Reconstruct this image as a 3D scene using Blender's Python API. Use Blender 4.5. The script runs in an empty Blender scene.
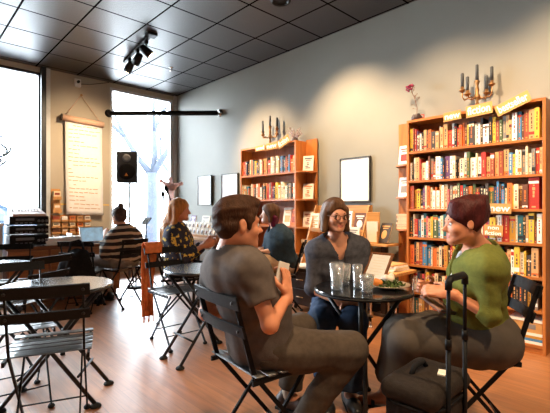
import bpy, bmesh, math, random
import numpy as np
from mathutils import Vector, Matrix

RND = random.Random(11)
SC = bpy.context.scene
COL = SC.collection
PI = math.pi

# ---------------------------------------------------------------- space
# Room axes: x runs along the book wall (minus = towards the street windows), y towards the book wall, z up.
CAM_H = 1.20
FOC = 400.0
FW = Vector((-0.7250, 0.6887, 0.0)); FW.normalize()
RT = Vector((FW.y, -FW.x, 0.0))
UP = Vector((0, 0, 1))

def C(lat, dep, h=0.0):
    """a point given by metres to the side, metres ahead and metres above the floor of the viewing spot"""
    return FW * dep + RT * lat + UP * h

def D(lat, dep):
    v = FW * dep + RT * lat
    return v.normalized()

def P(u, v, dep):
    return C((u - 275.0) / FOC * dep, dep, CAM_H - (v - 209.0) / FOC * dep)

def ray(u, v):
    return FW * FOC + RT * (u - 275.0) + UP * (209.0 - v)

def PX(u, v, x):
    r = ray(u, v); t = x / r.x
    return Vector((0, 0, CAM_H)) + r * t

def PY(u, v, y):
    r = ray(u, v); t = y / r.y
    return Vector((0, 0, CAM_H)) + r * t

def PZ(u, v, z):
    r = ray(u, v); t = (z - CAM_H) / r.z
    return Vector((0, 0, CAM_H)) + r * t

# ---------------------------------------------------------------- materials
def s2l(c):
    return c / 12.92 if c <= 0.04045 else ((c + 0.055) / 1.055) ** 2.4

def rgb(r, g, b):
    return (s2l(r / 255.0), s2l(g / 255.0), s2l(b / 255.0), 1.0)

def new_mat(name):
    m = bpy.data.materials.new(name); m.use_nodes = True
    nt = m.node_tree
    return m, nt, nt.nodes['Principled BSDF']

def nd(nt, kind, **kw):
    n = nt.nodes.new(kind)
    for k, v in kw.items():
        if k in n.inputs: n.inputs[k].default_value = v
        else: setattr(n, k, v)
    return n

def mul(c, f):
    return (min(1, c[0] * f), min(1, c[1] * f), min(1, c[2] * f), 1)

def M(name, col, rough=0.6, metal=0.0, var=0.12, scale=18.0, bump=0.0, spec=0.5, coat=0.0, stretch=(1, 1, 1), bscale=None, ior=None):
    m, nt, b = new_mat(name)
    tc = nd(nt, 'ShaderNodeTexCoord'); mp = nd(nt, 'ShaderNodeMapping'); mp.inputs['Scale'].default_value = stretch
    nt.links.new(tc.outputs['Object'], mp.inputs['Vector'])
    nz = nd(nt, 'ShaderNodeTexNoise', Scale=scale, Detail=4.0)
    nt.links.new(mp.outputs[0], nz.inputs['Vector'])
    rp = nd(nt, 'ShaderNodeValToRGB')
    rp.color_ramp.elements[0].position = 0.3; rp.color_ramp.elements[0].color = mul(col, 1 - var)
    rp.color_ramp.elements[1].position = 0.7; rp.color_ramp.elements[1].color = mul(col, 1 + var)
    nt.links.new(nz.outputs['Fac'], rp.inputs[0]); nt.links.new(rp.outputs[0], b.inputs['Base Color'])
    b.inputs['Roughness'].default_value = rough; b.inputs['Metallic'].default_value = metal
    b.inputs['Specular IOR Level'].default_value = spec
    if ior: b.inputs['IOR'].default_value = ior
    b.inputs['Coat Weight'].default_value = coat
    if bump:
        n2 = nd(nt, 'ShaderNodeTexNoise', Scale=bscale or scale * 3, Detail=3.0)
        nt.links.new(mp.outputs[0], n2.inputs['Vector'])
        bp = nd(nt, 'ShaderNodeBump', Strength=bump, Distance=0.01)
        nt.links.new(n2.outputs['Fac'], bp.inputs['Height']); nt.links.new(bp.outputs[0], b.inputs['Normal'])
    return m

def wood(name, col, rough=0.45, axis='x', dark=0.72, scale=6.0):
    st = {'x': (0.12, 1.6, 1.6), 'y': (1.6, 0.12, 1.6), 'z': (1.6, 1.6, 0.12)}[axis]
    m, nt, b = new_mat(name)
    tc = nd(nt, 'ShaderNodeTexCoord'); mp = nd(nt, 'ShaderNodeMapping'); mp.inputs['Scale'].default_value = st
    nt.links.new(tc.outputs['Object'], mp.inputs['Vector'])
    nz = nd(nt, 'ShaderNodeTexNoise', Scale=scale * 2.4, Detail=6.0, Distortion=1.2)
    nt.links.new(mp.outputs[0], nz.inputs['Vector'])
    rp = nd(nt, 'ShaderNodeValToRGB')
    rp.color_ramp.elements[0].position = 0.32; rp.color_ramp.elements[0].color = mul(col, dark)
    rp.color_ramp.elements[1].position = 0.68; rp.color_ramp.elements[1].color = mul(col, 1.08)
    nt.links.new(nz.outputs['Fac'], rp.inputs[0]); nt.links.new(rp.outputs[0], b.inputs['Base Color'])
    b.inputs['Roughness'].default_value = rough
    return m

MAT = {}
def mats():
    g = MAT
    g['black_metal'] = M('black_metal', rgb(18, 17, 18), 0.5, 0.0, 0.15, 40, spec=0.18)
    g['seat_metal'] = M('seat_metal', rgb(40, 41, 43), 0.36, 0.3, 0.08, 12, spec=0.9, ior=2.1)
    g['table_metal'] = M('table_metal', rgb(116, 122, 128), 0.19, 0.75, 0.03, 6, spec=0.9, ior=2.2)
    g['table_edge'] = M('table_edge', rgb(70, 70, 72), 0.3, 0.7, 0.1, 25)
    g['leg_metal'] = M('leg_metal', rgb(48, 47, 47), 0.32, 0.5, 0.1, 25)
    g['glass_top'] = M('glass_top', rgb(22, 22, 24), 0.13, 0.0, 0.1, 10, spec=0.7, ior=1.6)
    g['brass'] = M('brass', rgb(150, 112, 72), 0.4, 0.7, 0.25, 30, bump=0.2)
    g['candle'] = M('candle_grey', rgb(62, 66, 70), 0.6, 0, 0.15, 30)
    g['chrome'] = M('chrome', rgb(190, 190, 190), 0.2, 1.0, 0.05, 20)
    g['dark_plastic'] = M('dark_plastic', rgb(40, 40, 43), 0.5, 0, 0.2, 60, bump=0.1)
    g['grey_plastic'] = M('grey_plastic', rgb(110, 112, 116), 0.5, 0, 0.1, 40)
    g['white_plastic'] = M('white_plastic', rgb(226, 222, 214), 0.5, 0, 0.05, 30)
    g['shelf_wood'] = wood('shelf_wood', rgb(186, 112, 52), 0.42, 'x')
    g['shelf_wood_v'] = wood('shelf_wood_v', rgb(190, 116, 54), 0.42, 'z')
    g['shelf_back'] = wood('shelf_back', rgb(160, 88, 40), 0.5, 'z')
    g['desk_wood'] = wood('desk_wood', rgb(132, 84, 52), 0.5, 'y')
    g['desk_light'] = wood('desk_light', rgb(168, 108, 66), 0.5, 'y')
    g['dark_wood'] = wood('dark_wood', rgb(58, 42, 34), 0.45, 'x')
    g['light_wood'] = wood('light_wood', rgb(206, 150, 88), 0.45, 'x')
    g['paper'] = M('paper', rgb(238, 230, 216), 0.8, 0, 0.04, 30)
    g['paper_w'] = M('paper_white', rgb(244, 244, 242), 0.8, 0, 0.03, 20)
    g['scroll_roll'] = M('scroll_roll', rgb(214, 176, 150), 0.7, 0, 0.06, 30)
    g['ink'] = M('ink', rgb(196, 150, 96), 0.8, 0, 0.1, 20)
    g['ink_dark'] = M('ink_dark', rgb(60, 52, 48), 0.8, 0, 0.1, 20)
    g['board'] = M('board_white', rgb(246, 246, 246), 0.5, 0, 0.01, 10)
    g['board_frame'] = M('board_frame', rgb(62, 62, 60), 0.4, 0.3, 0.1, 30)
    g['skin'] = M('skin', rgb(214, 150, 118), 0.5, 0, 0.06, 25, bump=0.04)
    g['skin_warm'] = M('skin_warm', rgb(206, 136, 100), 0.5, 0, 0.06, 25, bump=0.04)
    g['skin_pale'] = M('skin_pale', rgb(226, 176, 150), 0.5, 0, 0.06, 25)
    g['lips'] = M('lips', rgb(186, 104, 90), 0.45, 0, 0.05, 40)
    g['eye_w'] = M('eye_white', rgb(225, 220, 214), 0.3, 0, 0.02, 20)
    g['iris'] = M('iris', rgb(45, 36, 30), 0.2, 0, 0.1, 60)
    g['hair_brown'] = M('hair_brown', rgb(64, 40, 25), 0.65, 0, 0.35, 60, bump=0.5, stretch=(1, 1, 0.25), spec=0.15)
    g['hair_mid'] = M('hair_mid', rgb(94, 66, 46), 0.5, 0, 0.35, 50, bump=0.5, stretch=(1, 1, 0.15), spec=0.15)
    g['hair_red'] = M('hair_red', rgb(66, 24, 22), 0.45, 0, 0.35, 50, bump=0.4, stretch=(1, 1, 0.4), spec=0.15)
    g['hair_blond'] = M('hair_blond', rgb(184, 122, 66), 0.45, 0, 0.3, 55, bump=0.5, stretch=(1, 1, 0.1), spec=0.15)
    g['hair_purple'] = M('hair_purple', rgb(110, 38, 66), 0.5, 0, 0.3, 50, bump=0.4, stretch=(1, 1, 0.2), spec=0.15)
    g['hair_dark'] = M('hair_dark', rgb(84, 64, 58), 0.5, 0, 0.35, 50, bump=0.5, spec=0.15)
    g['tee'] = M('tee_grey', rgb(92, 83, 78), 0.9, 0, 0.1, 40, bump=0.15, bscale=300, spec=0.15)
    g['trousers'] = M('trousers_brown', rgb(80, 70, 61), 0.9, 0, 0.15, 40, bump=0.15, bscale=260, spec=0.15)
    g['green_knit'] = M('green_knit', rgb(104, 108, 50), 0.9, 0, 0.1, 60, bump=0.25, bscale=220, spec=0.15)
    g['lace'] = M('lace_white', rgb(220, 214, 208), 0.9, 0, 0.15, 120, bump=0.5, spec=0.15)
    g['skirt'] = M('skirt_grey', rgb(88, 80, 72), 0.9, 0, 0.08, 20, bump=0.1, bscale=200, spec=0.15)
    g['jersey'] = M('jersey_slate', rgb(70, 70, 77), 0.9, 0, 0.25, 45, bump=0.2, bscale=240, spec=0.15)
    g['jeans'] = M('jeans', rgb(52, 68, 92), 0.9, 0, 0.25, 25, bump=0.15, bscale=300, spec=0.15)
    g['cardigan'] = M('cardigan_teal', rgb(48, 64, 76), 0.9, 0, 0.15, 40, bump=0.2, spec=0.15)
    g['beige'] = M('beige_trousers', rgb(196, 164, 132), 0.9, 0, 0.08, 30, bump=0.1, spec=0.15)
    g['grey_trousers'] = M('grey_trousers', rgb(140, 130, 124), 0.9, 0, 0.1, 30, bump=0.1, spec=0.15)
    g['black_cloth'] = M('black_cloth', rgb(26, 25, 27), 0.85, 0, 0.25, 40, bump=0.2, spec=0.15)
    g['bag_cloth'] = M('bag_cloth', rgb(44, 38, 34), 0.7, 0, 0.2, 60, bump=0.3, bscale=300, spec=0.15)
    g['shoe_brown'] = M('shoe_brown', rgb(64, 40, 28), 0.5, 0, 0.2, 40)
    g['shoe_black'] = M('shoe_black', rgb(22, 21, 22), 0.4, 0, 0.2, 40)
    g['sock'] = M('sock', rgb(190, 170, 150), 0.9, 0, 0.1, 60, spec=0.15)
    g['rust'] = M('rust_cloth', rgb(214, 122, 74), 0.9, 0, 0.15, 30, bump=0.25, spec=0.15)
    g['pink_white'] = M('pink_white', rgb(232, 206, 200), 0.6, 0, 0.05, 20)
    g['kraft'] = M('kraft_card', rgb(196, 146, 84), 0.85, 0, 0.06, 30)
    g['chalk'] = M('chalk_paint', rgb(252, 248, 236), 0.8, 0, 0.02, 30)
    g['green_leaf'] = M('green_leaf', rgb(70, 92, 34), 0.6, 0, 0.4, 60)
    g['feta'] = M('feta', rgb(236, 222, 206), 0.7, 0, 0.08, 60, bump=0.3)
    g['plate'] = M('plate', rgb(214, 196, 176), 0.3, 0, 0.04, 20)
    g['amber'] = M('amber', rgb(214, 128, 48), 0.4, 0, 0.1, 30)
    g['screen'] = M('laptop_screen', rgb(150, 190, 214), 0.3, 0, 0.25, 14); _b = g['screen'].node_tree.nodes['Principled BSDF']; _b.inputs['Emission Color'].default_value = rgb(170, 208, 232); _b.inputs['Emission Strength'].default_value = 0.22
    g['alu'] = M('aluminium', rgb(176, 178, 182), 0.35, 0.8, 0.05, 30)
    g['red'] = M('red_paint', rgb(186, 46, 34), 0.5, 0, 0.1, 30)
    g['pot'] = M('pot_glaze', rgb(64, 52, 54), 0.35, 0, 0.5, 50)
    g['twig'] = M('twig', rgb(128, 92, 70), 0.8, 0, 0.2, 40)
    g['flower'] = M('dried_flower', rgb(150, 48, 82), 0.8, 0, 0.3, 60)
    g['coral'] = M('coral_grey', rgb(176, 160, 158), 0.8, 0, 0.3, 60)
    g['trim'] = M('trim_dark', rgb(44, 50, 56), 0.4, 0.3, 0.1, 20)
    g['trim_pale'] = M('trim_pale', rgb(196, 202, 206), 0.5, 0, 0.05, 20)
    g['frame_brown'] = M('spectacle_brown', rgb(96, 62, 48), 0.4, 0, 0.1, 40)
    g['bark'] = M('bark', rgb(40, 46, 58), 0.9, 0, 0.25, 6, bump=0.4)
    g['car_blue'] = M('car_blue', rgb(16, 42, 62), 0.3, 0.1, 0.05, 5)
    g['car_glass'] = M('car_glass', rgb(60, 70, 76), 0.3, 0, 0.05, 5)
    g['rubber'] = M('rubber', rgb(20, 20, 20), 0.8, 0, 0.2, 30)
    g['pages'] = M('book_pages', rgb(226, 208, 176), 0.85, 0, 0.08, 80)
    g['logo_ink'] = M('logo_ink', rgb(110, 140, 170), 0.6, 0, 0.05, 20)
    g['yellow'] = M('yellow_tape', rgb(232, 190, 90), 0.6, 0, 0.06, 20)
    # clear glass
    m, nt, b = new_mat('clear_glass')
    tr = nd(nt, 'ShaderNodeBsdfTransparent'); gl = nd(nt, 'ShaderNodeBsdfGlossy', Roughness=0.04)
    fr = nd(nt, 'ShaderNodeFresnel', IOR=1.45); mx = nd(nt, 'ShaderNodeMixShader')
    out = [n for n in nt.nodes if n.type == 'OUTPUT_MATERIAL'][0]
    tr.inputs['Color'].default_value = (0.98, 0.985, 0.99, 1)
    nt.links.new(fr.outputs[0], mx.inputs[0]); nt.links.new(tr.outputs[0], mx.inputs[1]); nt.links.new(gl.outputs[0], mx.inputs[2])
    nt.links.new(mx.outputs[0], out.inputs['Surface'])
    g['pane'] = m
    m, nt, b = new_mat('tumbler_glass')
    tr = nd(nt, 'ShaderNodeBsdfTransparent'); gl = nd(nt, 'ShaderNodeBsdfGlossy', Roughness=0.08)
    df = nd(nt, 'ShaderNodeBsdfDiffuse'); df.inputs['Color'].default_value = rgb(214, 218, 220)
    lw = nd(nt, 'ShaderNodeLayerWeight', Blend=0.45); mx = nd(nt, 'ShaderNodeMixShader'); mx2 = nd(nt, 'ShaderNodeMixShader'); mx2.inputs[0].default_value = 0.16
    tr.inputs['Color'].default_value = (0.93, 0.95, 0.96, 1)
    out = [n for n in nt.nodes if n.type == 'OUTPUT_MATERIAL'][0]
    nt.links.new(lw.outputs['Facing'], mx.inputs[0]); nt.links.new(tr.outputs[0], mx.inputs[1]); nt.links.new(gl.outputs[0], mx.inputs[2])
    nt.links.new(mx.outputs[0], mx2.inputs[1]); nt.links.new(df.outputs[0], mx2.inputs[2]); nt.links.new(mx2.outputs[0], out.inputs['Surface'])
    g['tumbler'] = m
    m, nt, b = new_mat('paper_shade')
    tl = nd(nt, 'ShaderNodeBsdfTranslucent'); mx = nd(nt, 'ShaderNodeMixShader'); mx.inputs[0].default_value = 0.6
    nz = nd(nt, 'ShaderNodeTexNoise', Scale=12.0); rp = nd(nt, 'ShaderNodeValToRGB'); rp.color_ramp.elements[0].color = rgb(226, 200, 196); rp.color_ramp.elements[1].color = rgb(240, 222, 216)
    nt.links.new(nz.outputs['Fac'], rp.inputs[0]); nt.links.new(rp.outputs[0], tl.inputs['Color']); nt.links.new(rp.outputs[0], b.inputs['Base Color'])
    out = [n for n in nt.nodes if n.type == 'OUTPUT_MATERIAL'][0]
    nt.links.new(b.outputs[0], mx.inputs[1]); nt.links.new(tl.outputs[0], mx.inputs[2]); nt.links.new(mx.outputs[0], out.inputs['Surface'])
    g['paper_shade'] = m
    # lit lamp face
    m, nt, b = new_mat('lamp_glow')
    b.inputs['Emission Color'].default_value = (1, 0.78, 0.5, 1); b.inputs['Emission Strength'].default_value = 6
    nz = nd(nt, 'ShaderNodeTexNoise', Scale=10.0); nt.links.new(nz.outputs['Color'], b.inputs['Base Color'])
    g['glow'] = m
    # striped sweater
    m, nt, b = new_mat('striped_knit')
    tc = nd(nt, 'ShaderNodeTexCoord'); sx = nd(nt, 'ShaderNodeSeparateXYZ')
    nz = nd(nt, 'ShaderNodeTexNoise', Scale=5.0)
    nt.links.new(tc.outputs['Object'], sx.inputs[0]); nt.links.new(tc.outputs['Object'], nz.inputs['Vector'])
    ad = nd(nt, 'ShaderNodeMath', operation='MULTIPLY_ADD'); nt.links.new(nz.outputs['Fac'], ad.inputs[0]); ad.inputs[1].default_value = 0.05
    nt.links.new(sx.outputs['Z'], ad.inputs[2])
    ml = nd(nt, 'ShaderNodeMath', operation='MULTIPLY'); nt.links.new(ad.outputs[0], ml.inputs[0]); ml.inputs[1].default_value = 1 / 0.078
    fr = nd(nt, 'ShaderNodeMath', operation='FRACT'); nt.links.new(ml.outputs[0], fr.inputs[0])
    rp = nd(nt, 'ShaderNodeValToRGB'); e = rp.color_ramp.elements
    e[0].position = 0.0; e[0].color = rgb(46, 42, 44); e[1].position = 0.56; e[1].color = rgb(206, 186, 166); rp.color_ramp.interpolation = 'CONSTANT'
    nt.links.new(fr.outputs[0], rp.inputs[0]); nt.links.new(rp.outputs[0], b.inputs['Base Color']); b.inputs['Roughness'].default_value = 0.9
    g['stripes'] = m
    # floral blouse
    m, nt, b = new_mat('floral_blouse')
    tc = nd(nt, 'ShaderNodeTexCoord'); vo = nd(nt, 'ShaderNodeTexVoronoi', Scale=17.0)
    nz = nd(nt, 'ShaderNodeTexNoise', Scale=24.0)
    mxv = nd(nt, 'ShaderNodeMix', data_type='VECTOR'); mxv.inputs[0].default_value = 0.06
    nt.links.new(tc.outputs['Object'], mxv.inputs[4]); nt.links.new(nz.outputs['Color'], mxv.inputs[5]); nt.links.new(mxv.outputs[1], vo.inputs['Vector'])
    rp = nd(nt, 'ShaderNodeValToRGB'); e = rp.color_ramp.elements; rp.color_ramp.interpolation = 'CONSTANT'
    e[0].position = 0; e[0].color = rgb(226, 190, 84); e[1].position = 0.33; e[1].color = rgb(34, 36, 54)
    nt.links.new(vo.outputs['Distance'], rp.inputs[0]); nt.links.new(rp.outputs[0], b.inputs['Base Color']); b.inputs['Roughness'].default_value = 0.85
    g['floral'] = m

# ---------------------------------------------------------------- mesh builder
def link(o):
    COL.objects.link(o); return o

def tag(o, label=None, cat=None, group=None, kind=None):
    if label: o['label'] = label
    if cat: o['category'] = cat
    if group: o['group'] = group
    if kind: o['kind'] = kind
    return o

def thing(name, label, cat, loc=(0, 0, 0), rotz=0.0, group=None):
    o = bpy.data.objects.new(name, None); o.empty_display_size = 0.1
    o.location = loc; o.rotation_euler = (0, 0, rotz)
    link(o); return tag(o, label, cat, group)

def frame_z(d):
    d = d.normalized()
    a = Vector((0, 0, 1)) if abs(d.z) < 0.95 else Vector((1, 0, 0))
    x = a.cross(d).normalized(); y = d.cross(x)
    return x, y, d

class MB:
    def __init__(s): s.v = []; s.f = []; s.m = []; s.sm = []
    def face(s, idx, mi=0, smooth=False):
        s.f.append(tuple(idx)); s.m.append(mi); s.sm.append(smooth)
    def pts(s, ps):
        n = len(s.v); s.v += [tuple(p) for p in ps]; return list(range(n, n + len(ps)))
    def hexa(s, ps, mi=0):
        i = s.pts(ps)
        for q in ((3, 2, 1, 0), (4, 5, 6, 7), (0, 1, 5, 4), (1, 2, 6, 5), (2, 3, 7, 6), (3, 0, 4, 7)):
            s.face([i[k] for k in q], mi)
    def box(s, c, size, mi=0, rot=None, bev=0.0):
        c = Vector(c); a, b, h = size[0] / 2, size[1] / 2, size[2] / 2
        if bev <= 0:
            ps = [Vector(p) for p in ((-a, -b, -h), (a, -b, -h), (a, b, -h), (-a, b, -h), (-a, -b, h), (a, -b, h), (a, b, h), (-a, b, h))]
            if rot: ps = [rot @ p for p in ps]
            s.hexa([c + p for p in ps], mi); return
        bm = bmesh.new(); bmesh.ops.create_cube(bm, size=1)
        for v in bm.verts: v.co = Vector((v.co.x * size[0], v.co.y * size[1], v.co.z * size[2]))
        bmesh.ops.bevel(bm, geom=list(bm.edges), offset=bev, segments=2, affect='EDGES', profile=0.5)
        bm.verts.ensure_lookup_table()
        ix = s.pts([c + (rot @ v.co if rot else v.co) for v in bm.verts])
        for f in bm.faces: s.face([ix[v.index] for v in f.verts], mi)
        bm.free()
    def tube(s, path, r, mi=0, n=8, caps=True, radii=None, smooth=True, flat=None):
        """flat=(w,t,dir): rectangular-ish bar"""
        path = [Vector(p) for p in path]; rings = []
        for i, p in enumerate(path):
            d = (path[min(i + 1, len(path) - 1)] - path[max(i - 1, 0)])
            x, y, _ = frame_z(d)
            if i and rings:  # keep the twist low
                px = rings_x; x = (px - d.normalized() * px.dot(d.normalized())).normalized(); y = d.normalized().cross(x)
            rings_x = x
            rr = radii[i] if radii else r
            rings.append(s.pts([p + (x * math.cos(2 * PI * k / n) + y * math.sin(2 * PI * k / n)) * rr for k in range(n)]))
        for a, b in zip(rings, rings[1:]):
            for k in range(n): s.face((a[k], a[(k + 1) % n], b[(k + 1) % n], b[k]), mi, smooth)
        if caps:
            s.face(rings[0][::-1], mi); s.face(rings[-1], mi)
    def bar(s, a, b, w, t, side, mi=0):
        """a flat bar from a to b, w along side, t across"""
        a, b, side = Vector(a), Vector(b), Vector(side)
        d = (b - a).normalized(); x = (side - d * side.dot(d)).normalized(); y = d.cross(x)
        ps = [p + x * (sx * w / 2) + y * (sy * t / 2) for p in (a, b) for sx, sy in ((-1, -1), (1, -1), (1, 1), (-1, 1))]
        s.hexa(ps, mi)
    def lathe(s, prof, c=(0, 0, 0), n=20, mi=0, axis=None, smooth=True):
        c = Vector(c); x, y, z = frame_z(Vector(axis)) if axis else (Vector((1, 0, 0)), Vector((0, 1, 0)), Vector((0, 0, 1)))
        rings = []
        for r, h in prof:
            rings.append(s.pts([c + (x * math.cos(2 * PI * k / n) + y * math.sin(2 * PI * k / n)) * max(r, 1e-4) + z * h for k in range(n)]))
        for a, b in zip(rings, rings[1:]):
            for k in range(n): s.face((a[k], a[(k + 1) % n], b[(k + 1) % n], b[k]), mi, smooth)
        s.face(rings[0][::-1], mi); s.face(rings[-1], mi)
    def ball(s, c, r, mi=0, n=12, m=8, rot=None):
        c = Vector(c); r = (r, r, r) if not hasattr(r, '__len__') else r
        rings = []
        for j in range(m + 1):
            th = PI * j / m; ring = []
            for k in range(n):
                p = Vector((r[0] * math.sin(th) * math.cos(2 * PI * k / n), r[1] * math.sin(th) * math.sin(2 * PI * k / n), -r[2] * math.cos(th)))
                ring.append(c + (rot @ p if rot else p))
            rings.append(s.pts(ring))
        for a, b in zip(rings, rings[1:]):
            for k in range(n): s.face((a[k], a[(k + 1) % n], b[(k + 1) % n], b[k]), mi, True)
    def prism(s, poly, h, mi=0, xf=None):
        """poly: xy points, extruded by h along z, then transformed"""
        f = xf or (lambda p: p)
        a = s.pts([f(Vector((p[0], p[1], 0))) for p in poly]); b = s.pts([f(Vector((p[0], p[1], h))) for p in poly])
        n = len(poly); s.face(a[::-1], mi); s.face(b, mi)
        for k in range(n): s.face((a[k], a[(k + 1) % n], b[(k + 1) % n], b[k]), mi)
    def grid(s, fn, nu, nv, th, mi=0):
        """a sheet fn(i/nu, j/nv) -> point with thickness th along its normal"""
        pt = [[Vector(fn(i / nu, j / nv)) for j in range(nv + 1)] for i in range(nu + 1)]
        def nor(i, j):
            a = pt[min(i + 1, nu)][j] - pt[max(i - 1, 0)][j]; b = pt[i][min(j + 1, nv)] - pt[i][max(j - 1, 0)]
            c = a.cross(b); return c.normalized() if c.length > 1e-12 else Vector((0, 0, 1))
        A = [s.pts([pt[i][j] + nor(i, j) * th / 2 for j in range(nv + 1)]) for i in range(nu + 1)]
        B = [s.pts([pt[i][j] - nor(i, j) * th / 2 for j in range(nv + 1)]) for i in range(nu + 1)]
        for i in range(nu):
            for j in range(nv):
                s.face((A[i][j], A[i + 1][j], A[i + 1][j + 1], A[i][j + 1]), mi, True)
                s.face((B[i][j], B[i][j + 1], B[i + 1][j + 1], B[i + 1][j]), mi, True)
        for i in range(nu):
            s.face((A[i][0], B[i][0], B[i + 1][0], A[i + 1][0]), mi); s.face((A[i][nv], A[i + 1][nv], B[i + 1][nv], B[i][nv]), mi)
        for j in range(nv):
            s.face((A[0][j], A[0][j + 1], B[0][j + 1], B[0][j]), mi); s.face((A[nu][j], B[nu][j], B[nu][j + 1], A[nu][j + 1]), mi)
    def build(s, name, mat, parent=None, origin=None):
        o = Vector(origin) if origin is not None else Vector((0, 0, 0))
        me = bpy.data.meshes.new(name)
        me.from_pydata([tuple(Vector(p) - o) for p in s.v], [], s.f)
        mt = mat if isinstance(mat, (list, tuple)) else [mat]
        for m in mt: me.materials.append(MAT[m] if isinstance(m, str) else m)
        me.polygons.foreach_set('material_index', s.m); me.polygons.foreach_set('use_smooth', s.sm)
        bm = bmesh.new(); bm.from_mesh(me); bmesh.ops.recalc_face_normals(bm, faces=bm.faces); bm.to_mesh(me); bm.free()
        ob = link(bpy.data.objects.new(name, me))
        if parent: ob.parent = parent
        elif origin is not None: ob.location = o
        return ob

def copy_tree(o, parent=None):
    c = o.copy(); COL.objects.link(c)
    if parent: c.parent = parent
    for ch in list(o.children): copy_tree(ch, c)
    return c

def facing(v):
    """z rotation that turns local +Y to the direction v"""
    return math.atan2(-v.x, v.y)

def text_mesh(txt, size, depth=0.0015):
    cu = bpy.data.curves.new('lettering', 'FONT'); cu.body = txt; cu.size = size; cu.extrude = depth
    cu.align_x = 'CENTER'; cu.align_y = 'CENTER'; cu.offset = size * 0.02; cu.resolution_u = 3
    ob = bpy.data.objects.new('lettering', cu); COL.objects.link(ob)
    bpy.context.view_layer.update()
    me = bpy.data.meshes.new_from_object(ob.evaluated_get(bpy.context.evaluated_depsgraph_get()))
    COL.objects.unlink(ob); bpy.data.objects.remove(ob)
    return me

ORD = ['first', 'second', 'third', 'fourth', 'fifth', 'sixth', 'seventh', 'eighth', 'ninth', 'tenth', 'eleventh', 'twelfth', 'thirteenth',
       'fourteenth', 'fifteenth', 'sixteenth', 'seventeenth', 'eighteenth', 'nineteenth', 'twentieth']
def ordinal(n):
    n -= 1
    if n < 20: return ORD[n]
    t = {2: 'twenty', 3: 'thirty', 4: 'forty', 5: 'fifty'}[(n + 1) // 10]
    r = (n + 1) % 10
    return t + '-' + ORD[r - 1] if r else {20: 'twentieth', 30: 'thirtieth', 40: 'fortieth', 50: 'fiftieth'}[n + 1]
# ---------------------------------------------------------------- the room
WX, WY, EX, SY, CH = -7.18, 4.08, 2.4, -3.0, 3.45

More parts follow.
